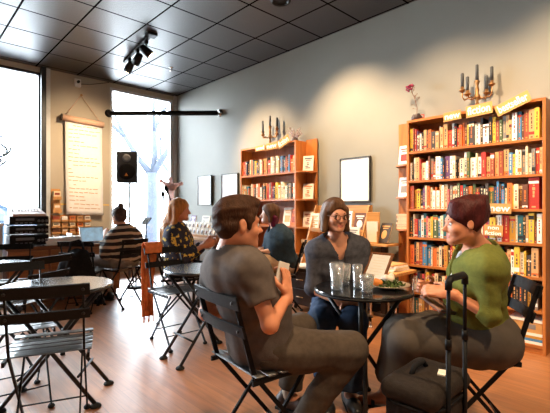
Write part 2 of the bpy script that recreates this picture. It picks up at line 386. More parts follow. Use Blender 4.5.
def room_mats():
    # ceiling tiles
    m, nt, b = new_mat('ceiling_tiles')
    tc = nd(nt, 'ShaderNodeTexCoord'); mp = nd(nt, 'ShaderNodeMapping'); mp.inputs['Location'].default_value = (5.22 + 0.61 * 10, -1.61 + 0.61 * 20, 0)
    nt.links.new(tc.outputs['Object'], mp.inputs['Vector'])
    br = nd(nt, 'ShaderNodeTexBrick', Scale=1.0); br.offset = 0.0; br.squash = 1.0
    br.inputs['Brick Width'].default_value = 0.61; br.inputs['Row Height'].default_value = 0.61; br.inputs['Mortar Size'].default_value = 0.011; br.inputs['Mortar Smooth'].default_value = 0.0
    br.inputs['Color1'].default_value = rgb(50, 46, 46); br.inputs['Color2'].default_value = rgb(60, 56, 55); br.inputs['Mortar'].default_value = rgb(10, 9, 10)
    nt.links.new(mp.outputs[0], br.inputs['Vector'])
    nz = nd(nt, 'ShaderNodeTexNoise', Scale=70.0, Detail=5.0); nt.links.new(tc.outputs['Object'], nz.inputs['Vector'])
    mx = nd(nt, 'ShaderNodeMix', data_type='RGBA', blend_type='OVERLAY'); mx.inputs[0].default_value = 0.2
    nt.links.new(br.outputs['Color'], mx.inputs[6]); nt.links.new(nz.outputs['Color'], mx.inputs[7]); nt.links.new(mx.outputs[2], b.inputs['Base Color'])
    bp = nd(nt, 'ShaderNodeBump', Strength=0.35, Distance=0.01); nt.links.new(nz.outputs['Fac'], bp.inputs['Height'])
    nt.links.new(bp.outputs[0], b.inputs['Normal'])
    mr = nd(nt, 'ShaderNodeMapRange'); mr.inputs['To Min'].default_value = 0.36; mr.inputs['To Max'].default_value = 1.0; nt.links.new(br.outputs['Fac'], mr.inputs['Value']); nt.links.new(mr.outputs[0], b.inputs['Roughness'])
    ms = nd(nt, 'ShaderNodeMapRange'); ms.inputs['To Min'].default_value = 0.62; ms.inputs['To Max'].default_value = 0.0; nt.links.new(br.outputs['Fac'], ms.inputs['Value']); nt.links.new(ms.outputs[0], b.inputs['Specular IOR Level'])
    MAT['ceiling'] = m
    # wood floor
    m, nt, b = new_mat('floor_boards')
    tc = nd(nt, 'ShaderNodeTexCoord')
    br = nd(nt, 'ShaderNodeTexBrick', Scale=1.0); br.offset = 0.37
    br.inputs['Brick Width'].default_value = 1.3; br.inputs['Row Height'].default_value = 0.083; br.inputs['Mortar Size'].default_value = 0.0012
    br.inputs['Color1'].default_value = rgb(172, 112, 64); br.inputs['Color2'].default_value = rgb(160, 101, 57); br.inputs['Mortar'].default_value = rgb(128, 80, 46)
    nt.links.new(tc.outputs['Object'], br.inputs['Vector'])
    mp = nd(nt, 'ShaderNodeMapping'); mp.inputs['Scale'].default_value = (1.2, 14, 1); nt.links.new(tc.outputs['Object'], mp.inputs['Vector'])
    nz = nd(nt, 'ShaderNodeTexNoise', Scale=2.2, Detail=6.0, Distortion=0.6); nt.links.new(mp.outputs[0], nz.inputs['Vector'])
    mx = nd(nt, 'ShaderNodeMix', data_type='RGBA', blend_type='OVERLAY'); mx.inputs[0].default_value = 0.55
    nt.links.new(br.outputs['Color'], mx.inputs[6]); nt.links.new(nz.outputs['Fac'], mx.inputs[7]); nt.links.new(mx.outputs[2], b.inputs['Base Color'])
    n2 = nd(nt, 'ShaderNodeTexNoise', Scale=1.6, Detail=3.0); nt.links.new(tc.outputs['Object'], n2.inputs['Vector'])
    mr = nd(nt, 'ShaderNodeMapRange'); mr.inputs['To Min'].default_value = 0.36; mr.inputs['To Max'].default_value = 0.5
    nt.links.new(n2.outputs['Fac'], mr.inputs['Value']); nt.links.new(mr.outputs[0], b.inputs['Roughness'])
    b.inputs['Specular IOR Level'].default_value = 0.9; b.inputs['Coat Weight'].default_value = 0.7; b.inputs['Coat Roughness'].default_value = 0.38
    MAT['floor'] = m
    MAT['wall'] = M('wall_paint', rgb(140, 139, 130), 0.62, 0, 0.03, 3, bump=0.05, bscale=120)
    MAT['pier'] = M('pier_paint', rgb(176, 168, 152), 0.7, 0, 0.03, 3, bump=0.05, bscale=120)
    MAT['outside_ground'] = M('outside_ground', rgb(205, 205, 205), 0.9, 0, 0.06, 3)

def struct(name, mb, mat, **k):
    o = mb.build(name, mat, **k); o['kind'] = 'structure'; return o

def build_room():
    mb = MB(); mb.box(((WX + EX) / 2, (SY + WY) / 2, -0.05), (EX - WX + 0.4, WY - SY + 0.4, 0.1)); struct('floor', mb, 'floor')
    mb = MB(); mb.box(((WX + EX) / 2, (SY + WY) / 2, CH + 0.05), (EX - WX + 0.4, WY - SY + 0.4, 0.1)); struct('ceiling', mb, 'ceiling')
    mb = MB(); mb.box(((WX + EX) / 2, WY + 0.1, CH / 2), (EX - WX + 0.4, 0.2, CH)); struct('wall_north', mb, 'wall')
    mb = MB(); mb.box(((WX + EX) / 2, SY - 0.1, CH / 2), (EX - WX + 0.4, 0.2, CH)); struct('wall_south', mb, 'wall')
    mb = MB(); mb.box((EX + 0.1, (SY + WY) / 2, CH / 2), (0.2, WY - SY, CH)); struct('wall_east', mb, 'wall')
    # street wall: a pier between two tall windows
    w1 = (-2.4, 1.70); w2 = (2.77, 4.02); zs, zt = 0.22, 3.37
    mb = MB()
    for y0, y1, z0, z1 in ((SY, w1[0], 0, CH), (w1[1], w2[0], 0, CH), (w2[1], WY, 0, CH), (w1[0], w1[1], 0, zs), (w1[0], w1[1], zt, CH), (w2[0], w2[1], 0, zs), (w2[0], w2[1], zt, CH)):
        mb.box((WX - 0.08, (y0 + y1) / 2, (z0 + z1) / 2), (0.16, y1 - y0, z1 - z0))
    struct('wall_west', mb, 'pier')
    for n, (y0, y1), mull in ((1, w1, (-0.4,)), (2, w2, ())):
        w = thing('window_%d' % n, None, None, (WX - 0.06, (y0 + y1) / 2, zs)); w['kind'] = 'structure'
        mb = MB(); hh = zt - zs; hw = (y1 - y0) / 2
        for yy in (-hw + 0.025, hw - 0.025): mb.box((0, yy, hh / 2), (0.1, 0.05, hh))
        for zz in (0.025, hh - 0.02): mb.box((0, 0, zz), (0.1, 2 * hw - 0.1, 0.05))
        for m_ in mull: mb.box((0, m_ - (y0 + y1) / 2, hh / 2), (0.08, 0.05, hh - 0.1))
        mb.build('frame', 'trim' if n == 1 else 'trim_pale', w)
        mb = MB(); mb.box((0, 0, hh / 2), (0.008, 2 * hw - 0.1, hh - 0.1)); mb.build('pane', 'pane', w)
        mb = MB(); mb.box((0.07, 0, -0.012), (0.16, 2 * hw + 0.04, 0.024)); mb.build('sill', 'trim_pale', w)
    mb = MB(); mb.box((WX + 0.02, 1.78, CH / 2), (0.04, 0.06, CH)); struct('trim_1', mb, 'trim_pale')
    mb = MB(); mb.box((WX + 0.045, 1.705, CH / 2), (0.07, 0.07, CH)); struct('trim_2', mb, 'trim')
    mb = MB(); mb.box((WX + 0.02, 4.05, CH / 2), (0.04, 0.05, CH)); struct('trim_3', mb, 'trim_pale')
    mb = MB(); mb.box((WX + 0.012, 2.26, 0.05), (0.024, 0.94, 0.1)); struct('baseboard_west', mb, 'trim')
    mb = MB(); mb.box(((WX + EX) / 2, WY - 0.01, 0.05), (EX - WX, 0.02, 0.1)); struct('baseboard_north', mb, 'trim')
    # yellow line across the pier
    # the swirl lettering on the near window pane
    t = thing('window_decal', 'blue scrollwork emblem painted on the glass of the street window', 'decal', PX(-12, 160, WX - 0.05))
    o = t.location; mb = MB()
    def curl(pix, w):
        q = [PX(u, v, WX - 0.052) - o for u, v in pix]
        pts = []
        for i in range(len(q) - 1):
            a = q[max(i - 1, 0)]; b_ = q[i]; c_ = q[i + 1]; d_ = q[min(i + 2, len(q) - 1)]
            for k in range(5):
                t_ = k / 5
                pts.append(0.5 * ((2 * b_) + (c_ - a) * t_ + (2 * a - 5 * b_ + 4 * c_ - d_) * t_ * t_ + (3 * b_ - a - 3 * c_ + d_) * t_ ** 3))
        pts.append(q[-1])
        n = len(pts); mb.tube(pts, w, n=6, radii=[w * (0.35 + 0.65 * math.sin(PI * (i + 0.5) / n)) for i in range(n)])
    for pix in (((-12, 132), (-3, 133), (4, 135)), ((-14, 139), (-2, 136), (5, 138)), ((-10, 150), (-4, 144), (2, 145), (7, 150), (5, 154), (-1, 153), (-3, 150)),
                   ((-12, 158), (-2, 157), (6, 155), (10.5, 150), (9.5, 146)), ((-8, 162), (-1, 158.5), (1, 161), (-2, 163), (-6, 160)), ((-10, 168), (-1, 166), (5, 162), (10, 158.5)),
                   ((-34, 150), (-26, 143), (-18, 148), (-22, 156), (-30, 156)), ((-34, 166), (-24, 162), (-16, 158), (-12, 150))):
        curl(pix, 0.018)
    mb.build('scrollwork', 'logo_ink', t)
    # outside
    mb = MB(); mb.box((-17, 2, -0.12), (19.4, 44, 0.1)); struct('ground_outside', mb, 'outside_ground')
    tree((-10.6, 5.23), 0)
    tree((-15.5, 8.9), 1)
    car()

def tree(xy, k):
    t = thing('street_tree', ['bare pale-barked tree outside the narrow window by the corner', 'second bare tree farther down the street outside'][k], 'tree', (xy[0], xy[1], -0.07))
    R = random.Random(4 + k); mb = MB()
    trunk = [(0, 0, 0), (0.04, 0.02, 0.8), (0.0, 0.06, 1.6), (0.02, 0.03, 2.3)]
    mb.tube(trunk, 0.16, radii=[0.22, 0.17, 0.15, 0.15], n=10)
    mb.build('trunk', 'bark', t)
    mb = MB()
    def branch(p, d, L, r, n):
        q = p + d * L; m_ = p + d * L * 0.5 + Vector((R.uniform(-.1, .1), R.uniform(-.1, .1), R.uniform(-.03, .1))) * L * 0.4
        mb.tube([p, m_, q], r, radii=[r, r * 0.85, r * 0.65], n=7)
        if n:
            for i in range(2):
                dd = (d + Vector((R.uniform(-.6, .6), R.uniform(-.6, .6), R.uniform(-0.1, .5)))).normalized(); branch(q, dd, L * 0.72, r * 0.62, n - 1)
    for dx, dy in ((-0.35, -0.5), (0.3, 0.45), (-0.1, 0.1)):
        branch(Vector((0.02, 0.03, 2.2)), Vector((dx, dy, 0.9)).normalized(), 1.3, 0.10, 3)
    mb.build('branches', 'bark', t)

def car():
    c = thing('parked_car', 'blue car parked on the street behind the stereo', 'car', (-12.2, 0.9, -0.07), PI / 2)
    # local x = length, y = width
    prof = [(-2.1, 0.35), (-2.15, 0.62), (-2.0, 0.85), (-1.2, 0.95), (-0.55, 1.36), (0.1, 1.46), (0.85, 1.42), (1.6, 1.0), (2.05, 0.9), (2.15, 0.6), (2.1, 0.35)]
    mb = MB(); mb.prism(prof, 1.7, xf=lambda p: Vector((p.x, p.z - 0.85, p.y))); mb.build('body', 'car_blue', c)
    for sgn in (-1, 1):
        for poly in ([(-1.0, 0.98), (-0.48, 1.31), (0.08, 1.39), (0.08, 0.98)], [(0.16, 0.98), (0.16, 1.39), (0.8, 1.35), (1.35, 1.0)]):
            mb = MB(); mb.prism(poly, 0.02, xf=lambda p: Vector((p.x, sgn * 0.86 + p.z - 0.01, p.y))); mb.build('window_pane', 'car_glass', c)
        for x in (-1.35, 1.35):
            mb = MB(); mb.lathe([(0.2, -0.1), (0.3, -0.1), (0.32, -0.06), (0.32, 0.06), (0.3, 0.1), (0.2, 0.1)], (x, sgn * 0.78, 0.32), 20, 0, (0, 1, 0)); mb.build('wheel', 'rubber', c)

# ---------------------------------------------------------------- ceiling and wall fittings
def downlight(xy, label, target, energy, size=1.2, blend=0.6):
    t = thing('recessed_downlight', label, 'ceiling light', (xy[0], xy[1], CH - 0.001))
    mb = MB(); mb.lathe([(0.075, -0.002), (0.105, -0.002), (0.108, -0.02), (0.1, -0.03), (0.08, -0.03), (0.075, -0.012)], n=28); mb.build('trim_ring', 'black_metal', t)
    mb = MB(); mb.lathe([(0.0, -0.006), (0.07, -0.006), (0.07, -0.001), (0.0, -0.001)], n=24); mb.build('lens', 'glow', t)
    spot('lamp', Vector((xy[0], xy[1], CH - 0.05)), Vector(target), energy, size, blend)

WARM = (1.0, 0.70, 0.42)
def spot(name, loc, tgt, energy, size, blend, col=WARM, soft=0.05):
    l = bpy.data.lights.new(name, 'SPOT'); l.energy = energy; l.spot_size = size; l.spot_blend = blend; l.color = col; l.shadow_soft_size = soft
    o = link(bpy.data.objects.new(name, l)); o.location = loc; o.rotation_euler = (tgt - loc).to_track_quat('-Z', 'Y').to_euler(); return o

def fittings():
    downlight((-3.07, 3.0), 'round recessed downlight in the dark ceiling above the book wall', (-2.85, 4.1, 1.4), 230, 1.45, 1.0)
    downlight((-1.85, 2.75), 'recessed downlight above the window end of the fiction bookcase', (-1.7, 4.05, 1.45), 140, 1.4, 1.0)
    downlight((-0.7, 2.75), 'recessed downlight above the far end of the fiction bookcase', (-0.65, 4.05, 1.5), 150, 1.45, 1.0)
    downlight((0.6, 1.6), 'recessed downlight in the ceiling over the green-shirted woman', (0.3, 1.8, 0.0), 150, 2.2, 1.0)
    downlight((-0.9, 0.9), 'recessed downlight in the ceiling over the nearest floor', (-0.9, 1.2, 0.0), 130, 2.2, 1.0)
    # track with three heads
    a = C(-1.66, 5.22, CH); t = thing('track_light', 'black track with three spotlight heads on the dark ceiling tiles', 'ceiling light', a)
    b_ = C((119 - 275) / 400 * 6.3, 6.3, CH); d = (b_ - a); L = 1.05; d.normalize()
    mb = MB(); mb.bar(d * -0.08 + UP * -0.02, d * L + UP * -0.02, 0.04, 0.03, d.cross(UP)); mb.build('track', 'black_metal', t)
    mb = MB(); mb.bar(d * -0.18 + UP * -0.02, d * -0.06 + UP * -0.02, 0.13, 0.035, d.cross(UP)); mb.build('feed_box', 'black_metal', t)
    tg = [PY(268, 165, WY), PX(84, 175, WX), PX(66, 200, WX)]
    for i, s in enumerate((0.06, 0.42, 0.8)):
        p = d * s
        hd = thing('lamp_head', None, None, p); hd.parent = t
        mb = MB(); mb.tube([(0, 0, -0.03), (0, 0, -0.13)], 0.014, n=8); mb.box((0, 0, -0.05), (0.04, 0.04, 0.05)); mb.build('arm', 'black_metal', hd)
        w = a + p + UP * -0.17; dr = (tg[i] - w).normalized()
        mb = MB(); mb.lathe([(0.028, -0.09), (0.045, -0.075), (0.055, 0.0), (0.058, 0.075), (0.05, 0.075), (0.045, 0.03)], (0, 0, -0.17), 18, 0, dr); mb.build('can', 'black_metal', hd)
        mb = MB(); mb.ball(Vector((0, 0, -0.17)) + dr * 0.06, (0.04, 0.04, 0.04)); mb.build('bulb', 'glow', hd)
        spot('lamp', w + dr * 0.12, tg[i], (240, 105, 60)[i], (1.0, 1.5, 1.3)[i], 1.0)
    for lb, loc in (('small sprinkler head under the ceiling tiles near the corner', PZ(171, 67.5, CH)),):
        t = thing('sprinkler_head', lb, 'sprinkler', (loc.x, loc.y, CH))
        mb = MB(); mb.lathe([(0.035, 0), (0.035, -0.006), (0.012, -0.012), (0.01, -0.04), (0.012, -0.045)], n=16); mb.build('nozzle', 'chrome', t)
        mb = MB(); mb.lathe([(0.02, -0.05), (0.025, -0.048), (0.025, -0.052), (0.0, -0.053)], n=16); mb.build('deflector', 'chrome', t)
    # camera box with its cable on the pier
    o = PX(77.5, 83, WX + 0.03); t = thing('camera_box', 'small pale security camera box high on the pier', 'camera', o)
    mb = MB(); mb.box((0, 0, 0), (0.06, 0.1, 0.13), bev=0.008); mb.build('housing', 'white_plastic', t)
    mb = MB(); mb.lathe([(0.012, 0.03), (0.022, 0.03), (0.022, 0.07), (0.016, 0.072)], (0, 0.0, 0.01), 14, 0, (1, 0, 0)); mb.build('lens', 'dark_plastic', t)
    mb = MB(); q = [PX(u, v, WX + 0.012) - o for u, v in ((80, 84), (90, 84.5), (100, 83.5), (109, 82.5))]; mb.tube(q, 0.006, n=6); mb.build('cable', 'dark_plastic', t)
    # pipe across the corner
    a = PX(108.5, 113.5, WX); b_ = PY(220, 113, WY - 0.02); t = thing('ceiling_pipe', 'long black pipe spanning the corner between the two walls', 'pipe', (a + b_) / 2)
    o = t.location; mb = MB(); mb.tube([a - o, b_ - o], 0.042, n=16); mb.build('tube', 'black_metal', t)
    for p, ax in ((a + Vector((0.008, 0, 0)), Vector((1, 0, 0))), (b_ - Vector((0, -0.004, 0)), Vector((0, -1, 0)))):
        mb = MB(); mb.lathe([(0.07, 0), (0.07, 0.012), (0.05, 0.02), (0.05, 0.05)], p - o, 18, 0, ax); mb.build('mounting_flange', 'chrome' if ax.y else 'black_metal', t)
    # blank boards
    for u0, u1, v0, v1, lb in ((198.5, 211.5, 176, 205, 'narrow blank white board nearest the window corner'), (222, 238, 174, 206, 'blank white board beside the far bookcase'), (341, 370, 158, 201.5, 'blank white framed board behind the woman with glasses')):
        a = PY(u0, (v0 + v1) / 2, WY - 0.02); b_ = PY(u1, (v0 + v1) / 2, WY - 0.02)
        dep = (a + b_) / 2; dd = dep.dot(FW); h = (v1 - v0) / 400 * dd; w = b_.x - a.x
        zc = CAM_H - ((v0 + v1) / 2 - 209) / 400 * dd
        t = thing('wall_board', lb, 'wall board', (dep.x, WY - 0.02, zc))
        mb = MB(); mb.box((0, 0, 0), (w - 0.016, 0.02, h - 0.016)); mb.build('panel', 'board', t)
        mb = MB()
        for x in (-w / 2, w / 2): mb.box((x, -0.004, 0), (0.013, 0.032, h + 0.013))
        for z in (-h / 2, h / 2): mb.box((0, -0.004, z), (w - 0.013, 0.032, 0.013))
        mb.build('frame', 'board_frame', t)
    # paper scroll on the pier
    o = PX(83, 122, WX + 0.09); t = thing('paper_scroll', 'long handwritten paper roll hanging by string on the pier', 'scroll', o)
    mb = MB(); mb.tube([PX(62, 117, WX + 0.09) - o, PX(103.5, 125, WX + 0.09) - o], 0.05, n=18); mb.build('roll', 'scroll_roll', t)
    mb = MB(); mb.tube([PX(60.8, 116.7, WX + 0.09) - o, PX(62, 117, WX + 0.09) - o], 0.056, n=18); mb.build('end_cap', 'dark_wood', t)
    lo = PX(65, 120, WX + 0.06) - o; ro = PX(102, 125, WX + 0.06) - o; lb_ = PX(66, 214, WX + 0.06) - o; rb = PX(103, 215, WX + 0.06) - o
    def sheet(a, b_):
        p = (lo * (1 - a) + ro * a) * (1 - b_) + (lb_ * (1 - a) + rb * a) * b_
        return p + Vector((0.012 * math.sin(b_ * 9 + a * 2) + 0.03 * b_ ** 6 * (0.6 + 0.4 * math.sin(a * 8)), 0, 0))
    mb = MB(); mb.grid(sheet, 8, 24, 0.003); mb.build('sheet', 'paper_w', t)
    R = random.Random(3)
    for i in range(22):
        b_ = 0.05 + i * 0.042; mb = MB()
        x = 0.08 if i % 5 else 0.2
        while x < 0.86:
            w = R.uniform(0.05, 0.16)
            mb.bar(sheet(x, b_) + Vector((0.004, 0, R.uniform(-.004, .004))), sheet(min(x + w, 0.93), b_) + Vector((0.004, 0, R.uniform(-.006, .006))), 0.010, 0.002, Vector((0, 0, 1)))
            x += w + 0.03
            if R.random() < 0.1: break
        mb.build('handwritten_line', 'ink', t)
    mb = MB(); n_ = PX(81, 95.5, WX + 0.02) - o
    for e in (PX(64, 117, WX + 0.05), PX(101, 123, WX + 0.05)): mb.tube([n_, e - o], 0.004, n=5)
    mb.build('string', 'scroll_roll', t)
    mb = MB(); mb.lathe([(0.01, -0.008), (0.01, 0.02), (0.02, 0.022), (0.02, 0.03)], n_, 10, 0, (1, 0, 0)); mb.build('nail', 'brass', t)
    o = PX(79, 204.5, WX + 0.006); mb = MB(); a = PX(51, 204, WX + 0.006); b_ = PX(109, 205, WX + 0.006)
    mb.bar(a, b_, 0.02, 0.012, UP); tag(mb.build('tape_strip', 'yellow', origin=o), 'yellow strip across the pier behind the paper scroll', 'strip')
    # loudspeaker on its pole
    p = P(129.5, 169, 6.2); base = Vector((p.x, p.y, 0))
    t = thing('speaker_stand', 'thin pole stand carrying the black loudspeaker', 'speaker stand', base)
    mb = MB(); mb.tube([(0, 0, 0.12), (0, 0, 0.9)], 0.018, n=10); mb.tube([(0, 0, 0.9), (0, 0, 1.6)], 0.014, n=10); mb.build('pole', 'grey_plastic', t)
    mb = MB(); mb.lathe([(0.024, 0.84), (0.03, 0.85), (0.03, 0.92), (0.024, 0.93)], n=12); mb.build('collar', 'black_metal', t)
    for k in range(3):
        a = 2 * PI * k / 3 + 0.4; mb = MB(); mb.tube([(0, 0, 0.55), (math.cos(a) * 0.26, math.sin(a) * 0.26, 0.015)], 0.012, n=8); mb.build('leg', 'black_metal', t)
    dirf = D(0.1, -1)
    t = thing('loudspeaker', 'black loudspeaker with round grille on a pole before the window', 'loudspeaker', base + UP * 1.6, facing(dirf))
    mb = MB(); prof = [(-0.15, -0.15), (0.15, -0.15), (0.1, 0.16), (-0.1, 0.16)]
    prof = [(0.15, 0.16), (-0.15, 0.16), (-0.10, -0.15), (0.10, -0.15)]
    mb.prism(prof, 0.47); mb.build('cabinet', 'dark_plastic', t)
    mb = MB(); mb.lathe([(0.118, 0.0), (0.125, 0.012), (0.1, 0.015), (0.05, 0.02), (0.0, 0.022)], (0, 0.158, 0.17), 28, 0, (0, 1, 0)); mb.build('woofer_grille', 'black_metal', t)
    mb = MB(); mb.lathe([(0.05, 0.0), (0.06, 0.006), (0.03, 0.002)], (0, 0.16, 0.37), 20, 0, (0, 1, 0)); mb.build('tweeter_horn', 'grey_plastic', t)
    mb = MB(); mb.prism([(-0.025, -0.02), (0.025, -0.02), (0, 0.025)], 0.004, xf=lambda q: Vector((q.x, 0.182 + q.z, 0.12 + q.y))); mb.build('badge', 'amber', t)
    # microphone stands
    for (u, vtop, z, lb, boom) in ((136, 198, 6.1, 'slim microphone stand beside the loudspeaker', 0), (163, 196, 6.0, 'microphone stand in the middle of the window corner', 1), (172.5, 205, 5.9, 'tilted boom microphone stand behind the long-haired woman', 2)):
        q = P(u, vtop, z); t = thing('microphone_stand', lb, 'microphone stand', (q.x, q.y, 0))
        h = q.z
        mb = MB(); mb.tube([(0, 0, 0.02), (0, 0, h - (0.06 if boom == 1 else 0))], 0.011, n=8); mb.build('pole', 'black_metal', t)
        mb = MB(); mb.lathe([(0.0, 0.0), (0.13, 0.0), (0.13, 0.012), (0.03, 0.03), (0.0, 0.03)], n=20); mb.build('base', 'black_metal', t)
        if boom == 2:
            e = P(167, 191, 6.0) - t.location
            mb = MB(); mb.tube([(0, 0, h), e], 0.01, n=8); mb.build('boom_arm', 'black_metal', t)
            mb = MB(); dr = (e - Vector((0, 0, h))).normalized(); mb.lathe([(0.012, -0.08), (0.018, 0.0), (0.03, 0.03), (0.028, 0.07), (0.012, 0.085)], e, 12, 0, dr); mb.build('microphone', 'black_metal', t)
        if boom == 1:
            mb = MB(); mb.lathe([(0.012, -0.09), (0.018, -0.01), (0.03, 0.02), (0.028, 0.055), (0.012, 0.07)], (0, 0, h), 12, 0, (-0.3, 0.1, 0.8)); mb.build('microphone', 'black_metal', t)
    # folded music stand and its tray
    q = P(146, 221, 5.95); t = thing('music_stand', 'dark music stand with a flat tray in the window corner', 'music stand', (q.x, q.y, 0))
    mb = MB(); mb.tube([(0, 0, 0.05), (0, 0, q.z - 0.03)], 0.012, n=8); mb.build('pole', 'black_metal', t)
    mb = MB(); mb.box((0, 0, q.z), (0.2, 0.12, 0.015), rot=Matrix.Rotation(0.9, 3, 'X')); mb.build('tray', 'black_metal', t)
    for k in range(3):
        a = 2 * PI * k / 3; mb = MB(); mb.tube([(0, 0, 0.28), (math.cos(a) * 0.28, math.sin(a) * 0.28, 0.012)], 0.009, n=6); mb.build('leg', 'black_metal', t)
    # pale three-pointed ornament on a pole
    q = P(171, 186, 6.15); t = thing('plaster_ornament', 'pale pink three-pointed ornament on a pole in the window corner', 'ornament', (q.x, q.y, 0))
    sz = 6.15 / 400; rr = RT
    mb = MB()
    mb.ball((0, 0, q.z - 0.02), (0.1, 0.08, 0.06))
    for du, dv in ((-10, -5), (-0.5, -7), (10, -2.5)):
        e = rr * du * sz + UP * (q.z - dv * sz)
        mb.tube([Vector((0, 0, q.z - 0.02)), Vector((0, 0, q.z - 0.02)) * 0.45 + e * 0.55, e], 0.04, radii=[0.06, 0.035, 0.018], n=12); mb.ball(e, 0.032)
    mb.build('crown', 'paper_shade', t)
    mb = MB(); mb.lathe([(0.16, 0), (0.16, 0.02), (0.05, 0.05), (0.045, 0.5), (0.045, q.z - 0.1), (0.06, q.z - 0.06)], n=16); mb.build('pole', 'paper_shade', t)
# ---------------------------------------------------------------- bistro chairs and tables
def make_chair():
    t = thing('folding_chair', 'x', 'chair')
    wx = 0.165
    for s in (-1, 1):
        mb = MB()
        mb.bar((s * wx, -0.27, 0.80), (s * wx, -0.165, 0.45), 0.022, 0.010, Vector((0, 1, 0)))
        mb.bar((s * wx, -0.169, 0.462), (s * wx, 0.215, 0.012), 0.020, 0.009, Vector((0, 1, 0))); l = mb.build('leg', 'black_metal', t)
        mb = MB(); mb.lathe([(0.016, 0), (0.02, 0.004), (0.02, 0.012), (0.012, 0.022)], (s * wx, 0.212, 0), 12); mb.build('foot_cap', 'rubber', l)
        x = s * (wx - 0.022)
        mb = MB(); mb.bar((x, 0.165, 0.437), (x, -0.225, 0.012), 0.018, 0.009, Vector((0, 1, 0))); l = mb.build('leg', 'black_metal', t)
        mb = MB(); mb.lathe([(0.016, 0), (0.02, 0.004), (0.02, 0.012), (0.012, 0.022)], (x, -0.222, 0), 12); mb.build('foot_cap', 'rubber', l)
        mb = MB(); mb.bar((s * (wx + 0.02), -0.19, 0.437), (s * (wx + 0.02), 0.195, 0.443), 0.022, 0.012, UP); mb.build('seat_rail', 'black_metal', t)
    for k in range(6):
        y = -0.155 + k * 0.066
        mb = MB()
        mb.grid(lambda a, b: (-0.2 + 0.4 * a, y - 0.025 + 0.05 * b, 0.456 + (0.008 if k in (0, 5) else 0.0) - 0.004 * math.sin(PI * b)), 6, 3, 0.006); mb.build('seat_slat', 'seat_metal', t)
    for z0, z1, yy in ((0.748, 0.803, -0.268), (0.632, 0.68, -0.238)):
        mb = MB(); mb.grid(lambda a, b: (-0.195 + 0.39 * a, yy - 0.012 * math.sin(PI * a) - 0.016 * (b - .5), z0 + (z1 - z0) * b), 10, 1, 0.010); mb.sm = [False] * len(mb.sm); r = mb.build('back_rail', 'black_metal', t)
        for s in (-1, 1):
            mb = MB(); mb.lathe([(0.008, 0), (0.007, 0.004), (0.0, 0.006)], (s * wx, yy - 0.012, (z0 + z1) / 2), 10, 0, (0, -1, 0)); mb.build('rivet', 'leg_metal', r)
    for a, b in (((-wx, 0.135, 0.105), (wx, 0.135, 0.105)), ((-0.143, -0.135, 0.107), (0.143, -0.135, 0.107))):
        mb = MB(); mb.tube([a, b], 0.0045, n=8); mb.build('stretcher', 'black_metal', t)
    return t

CHAIRS = {}
def chairs():
    base = make_chair()
    L = [
        ('near', (-1.2, 2.15), (-0.39, 0.92), 'nearest black folding chair drawn up to the large round table'),
        ('tucked', (-1.615, 2.49), (0.61, -0.79), 'black folding chair with pale reflecting slats tucked under the large round table'),
        ('scarf', (-0.885, 3.615), (0.65, -0.76), 'black folding chair with a rust cloth on its back'),
        ('bag', (-2.27, 4.77), (-0.1, 0.99), 'black folding chair with a black bag hung on its back'),
        ('edge', (-2.0, 3.22), (-0.95, 0.3), 'black folding chair seen edge-on between the two bluish tables'),
        ('farleft', (-2.63, 3.92), (0.4, -0.9), 'black folding chair beyond the small bluish table by the street window'),
        ('man', (-0.055, 1.962), (0.8, 0.6), 'black folding chair holding the man in the grey T-shirt'),
        ('green', (1.04, 2.14), (-0.97, 0.24), 'black folding chair holding the woman in the green top'),
        ('glasses', (0.46, 2.86), (-0.05, -1), 'black folding chair under the woman with glasses'),
        ('cardigan', (0.07, 4.6), (-1, 0.15), 'black folding chair holding the woman in the teal cardigan'),
        ('blond', (-1.03, 4.35), (1, 0.2), 'black folding chair holding the woman in the floral blouse'),
        ('striped', (-1.93, 5.0), (-0.85, 0.5), 'black folding chair holding the person in the striped sweater'),
    ]
    for i, (k, c, f, lb) in enumerate(L):
        o = base if i == 0 else copy_tree(base)
        o.location = C(*c); o.rotation_euler = (0, 0, facing(D(*f))); tag(o, lb, 'chair', 'black folding chairs'); CHAIRS[k] = o
        if k == 'near': o.scale = (1, 1, 1.04)

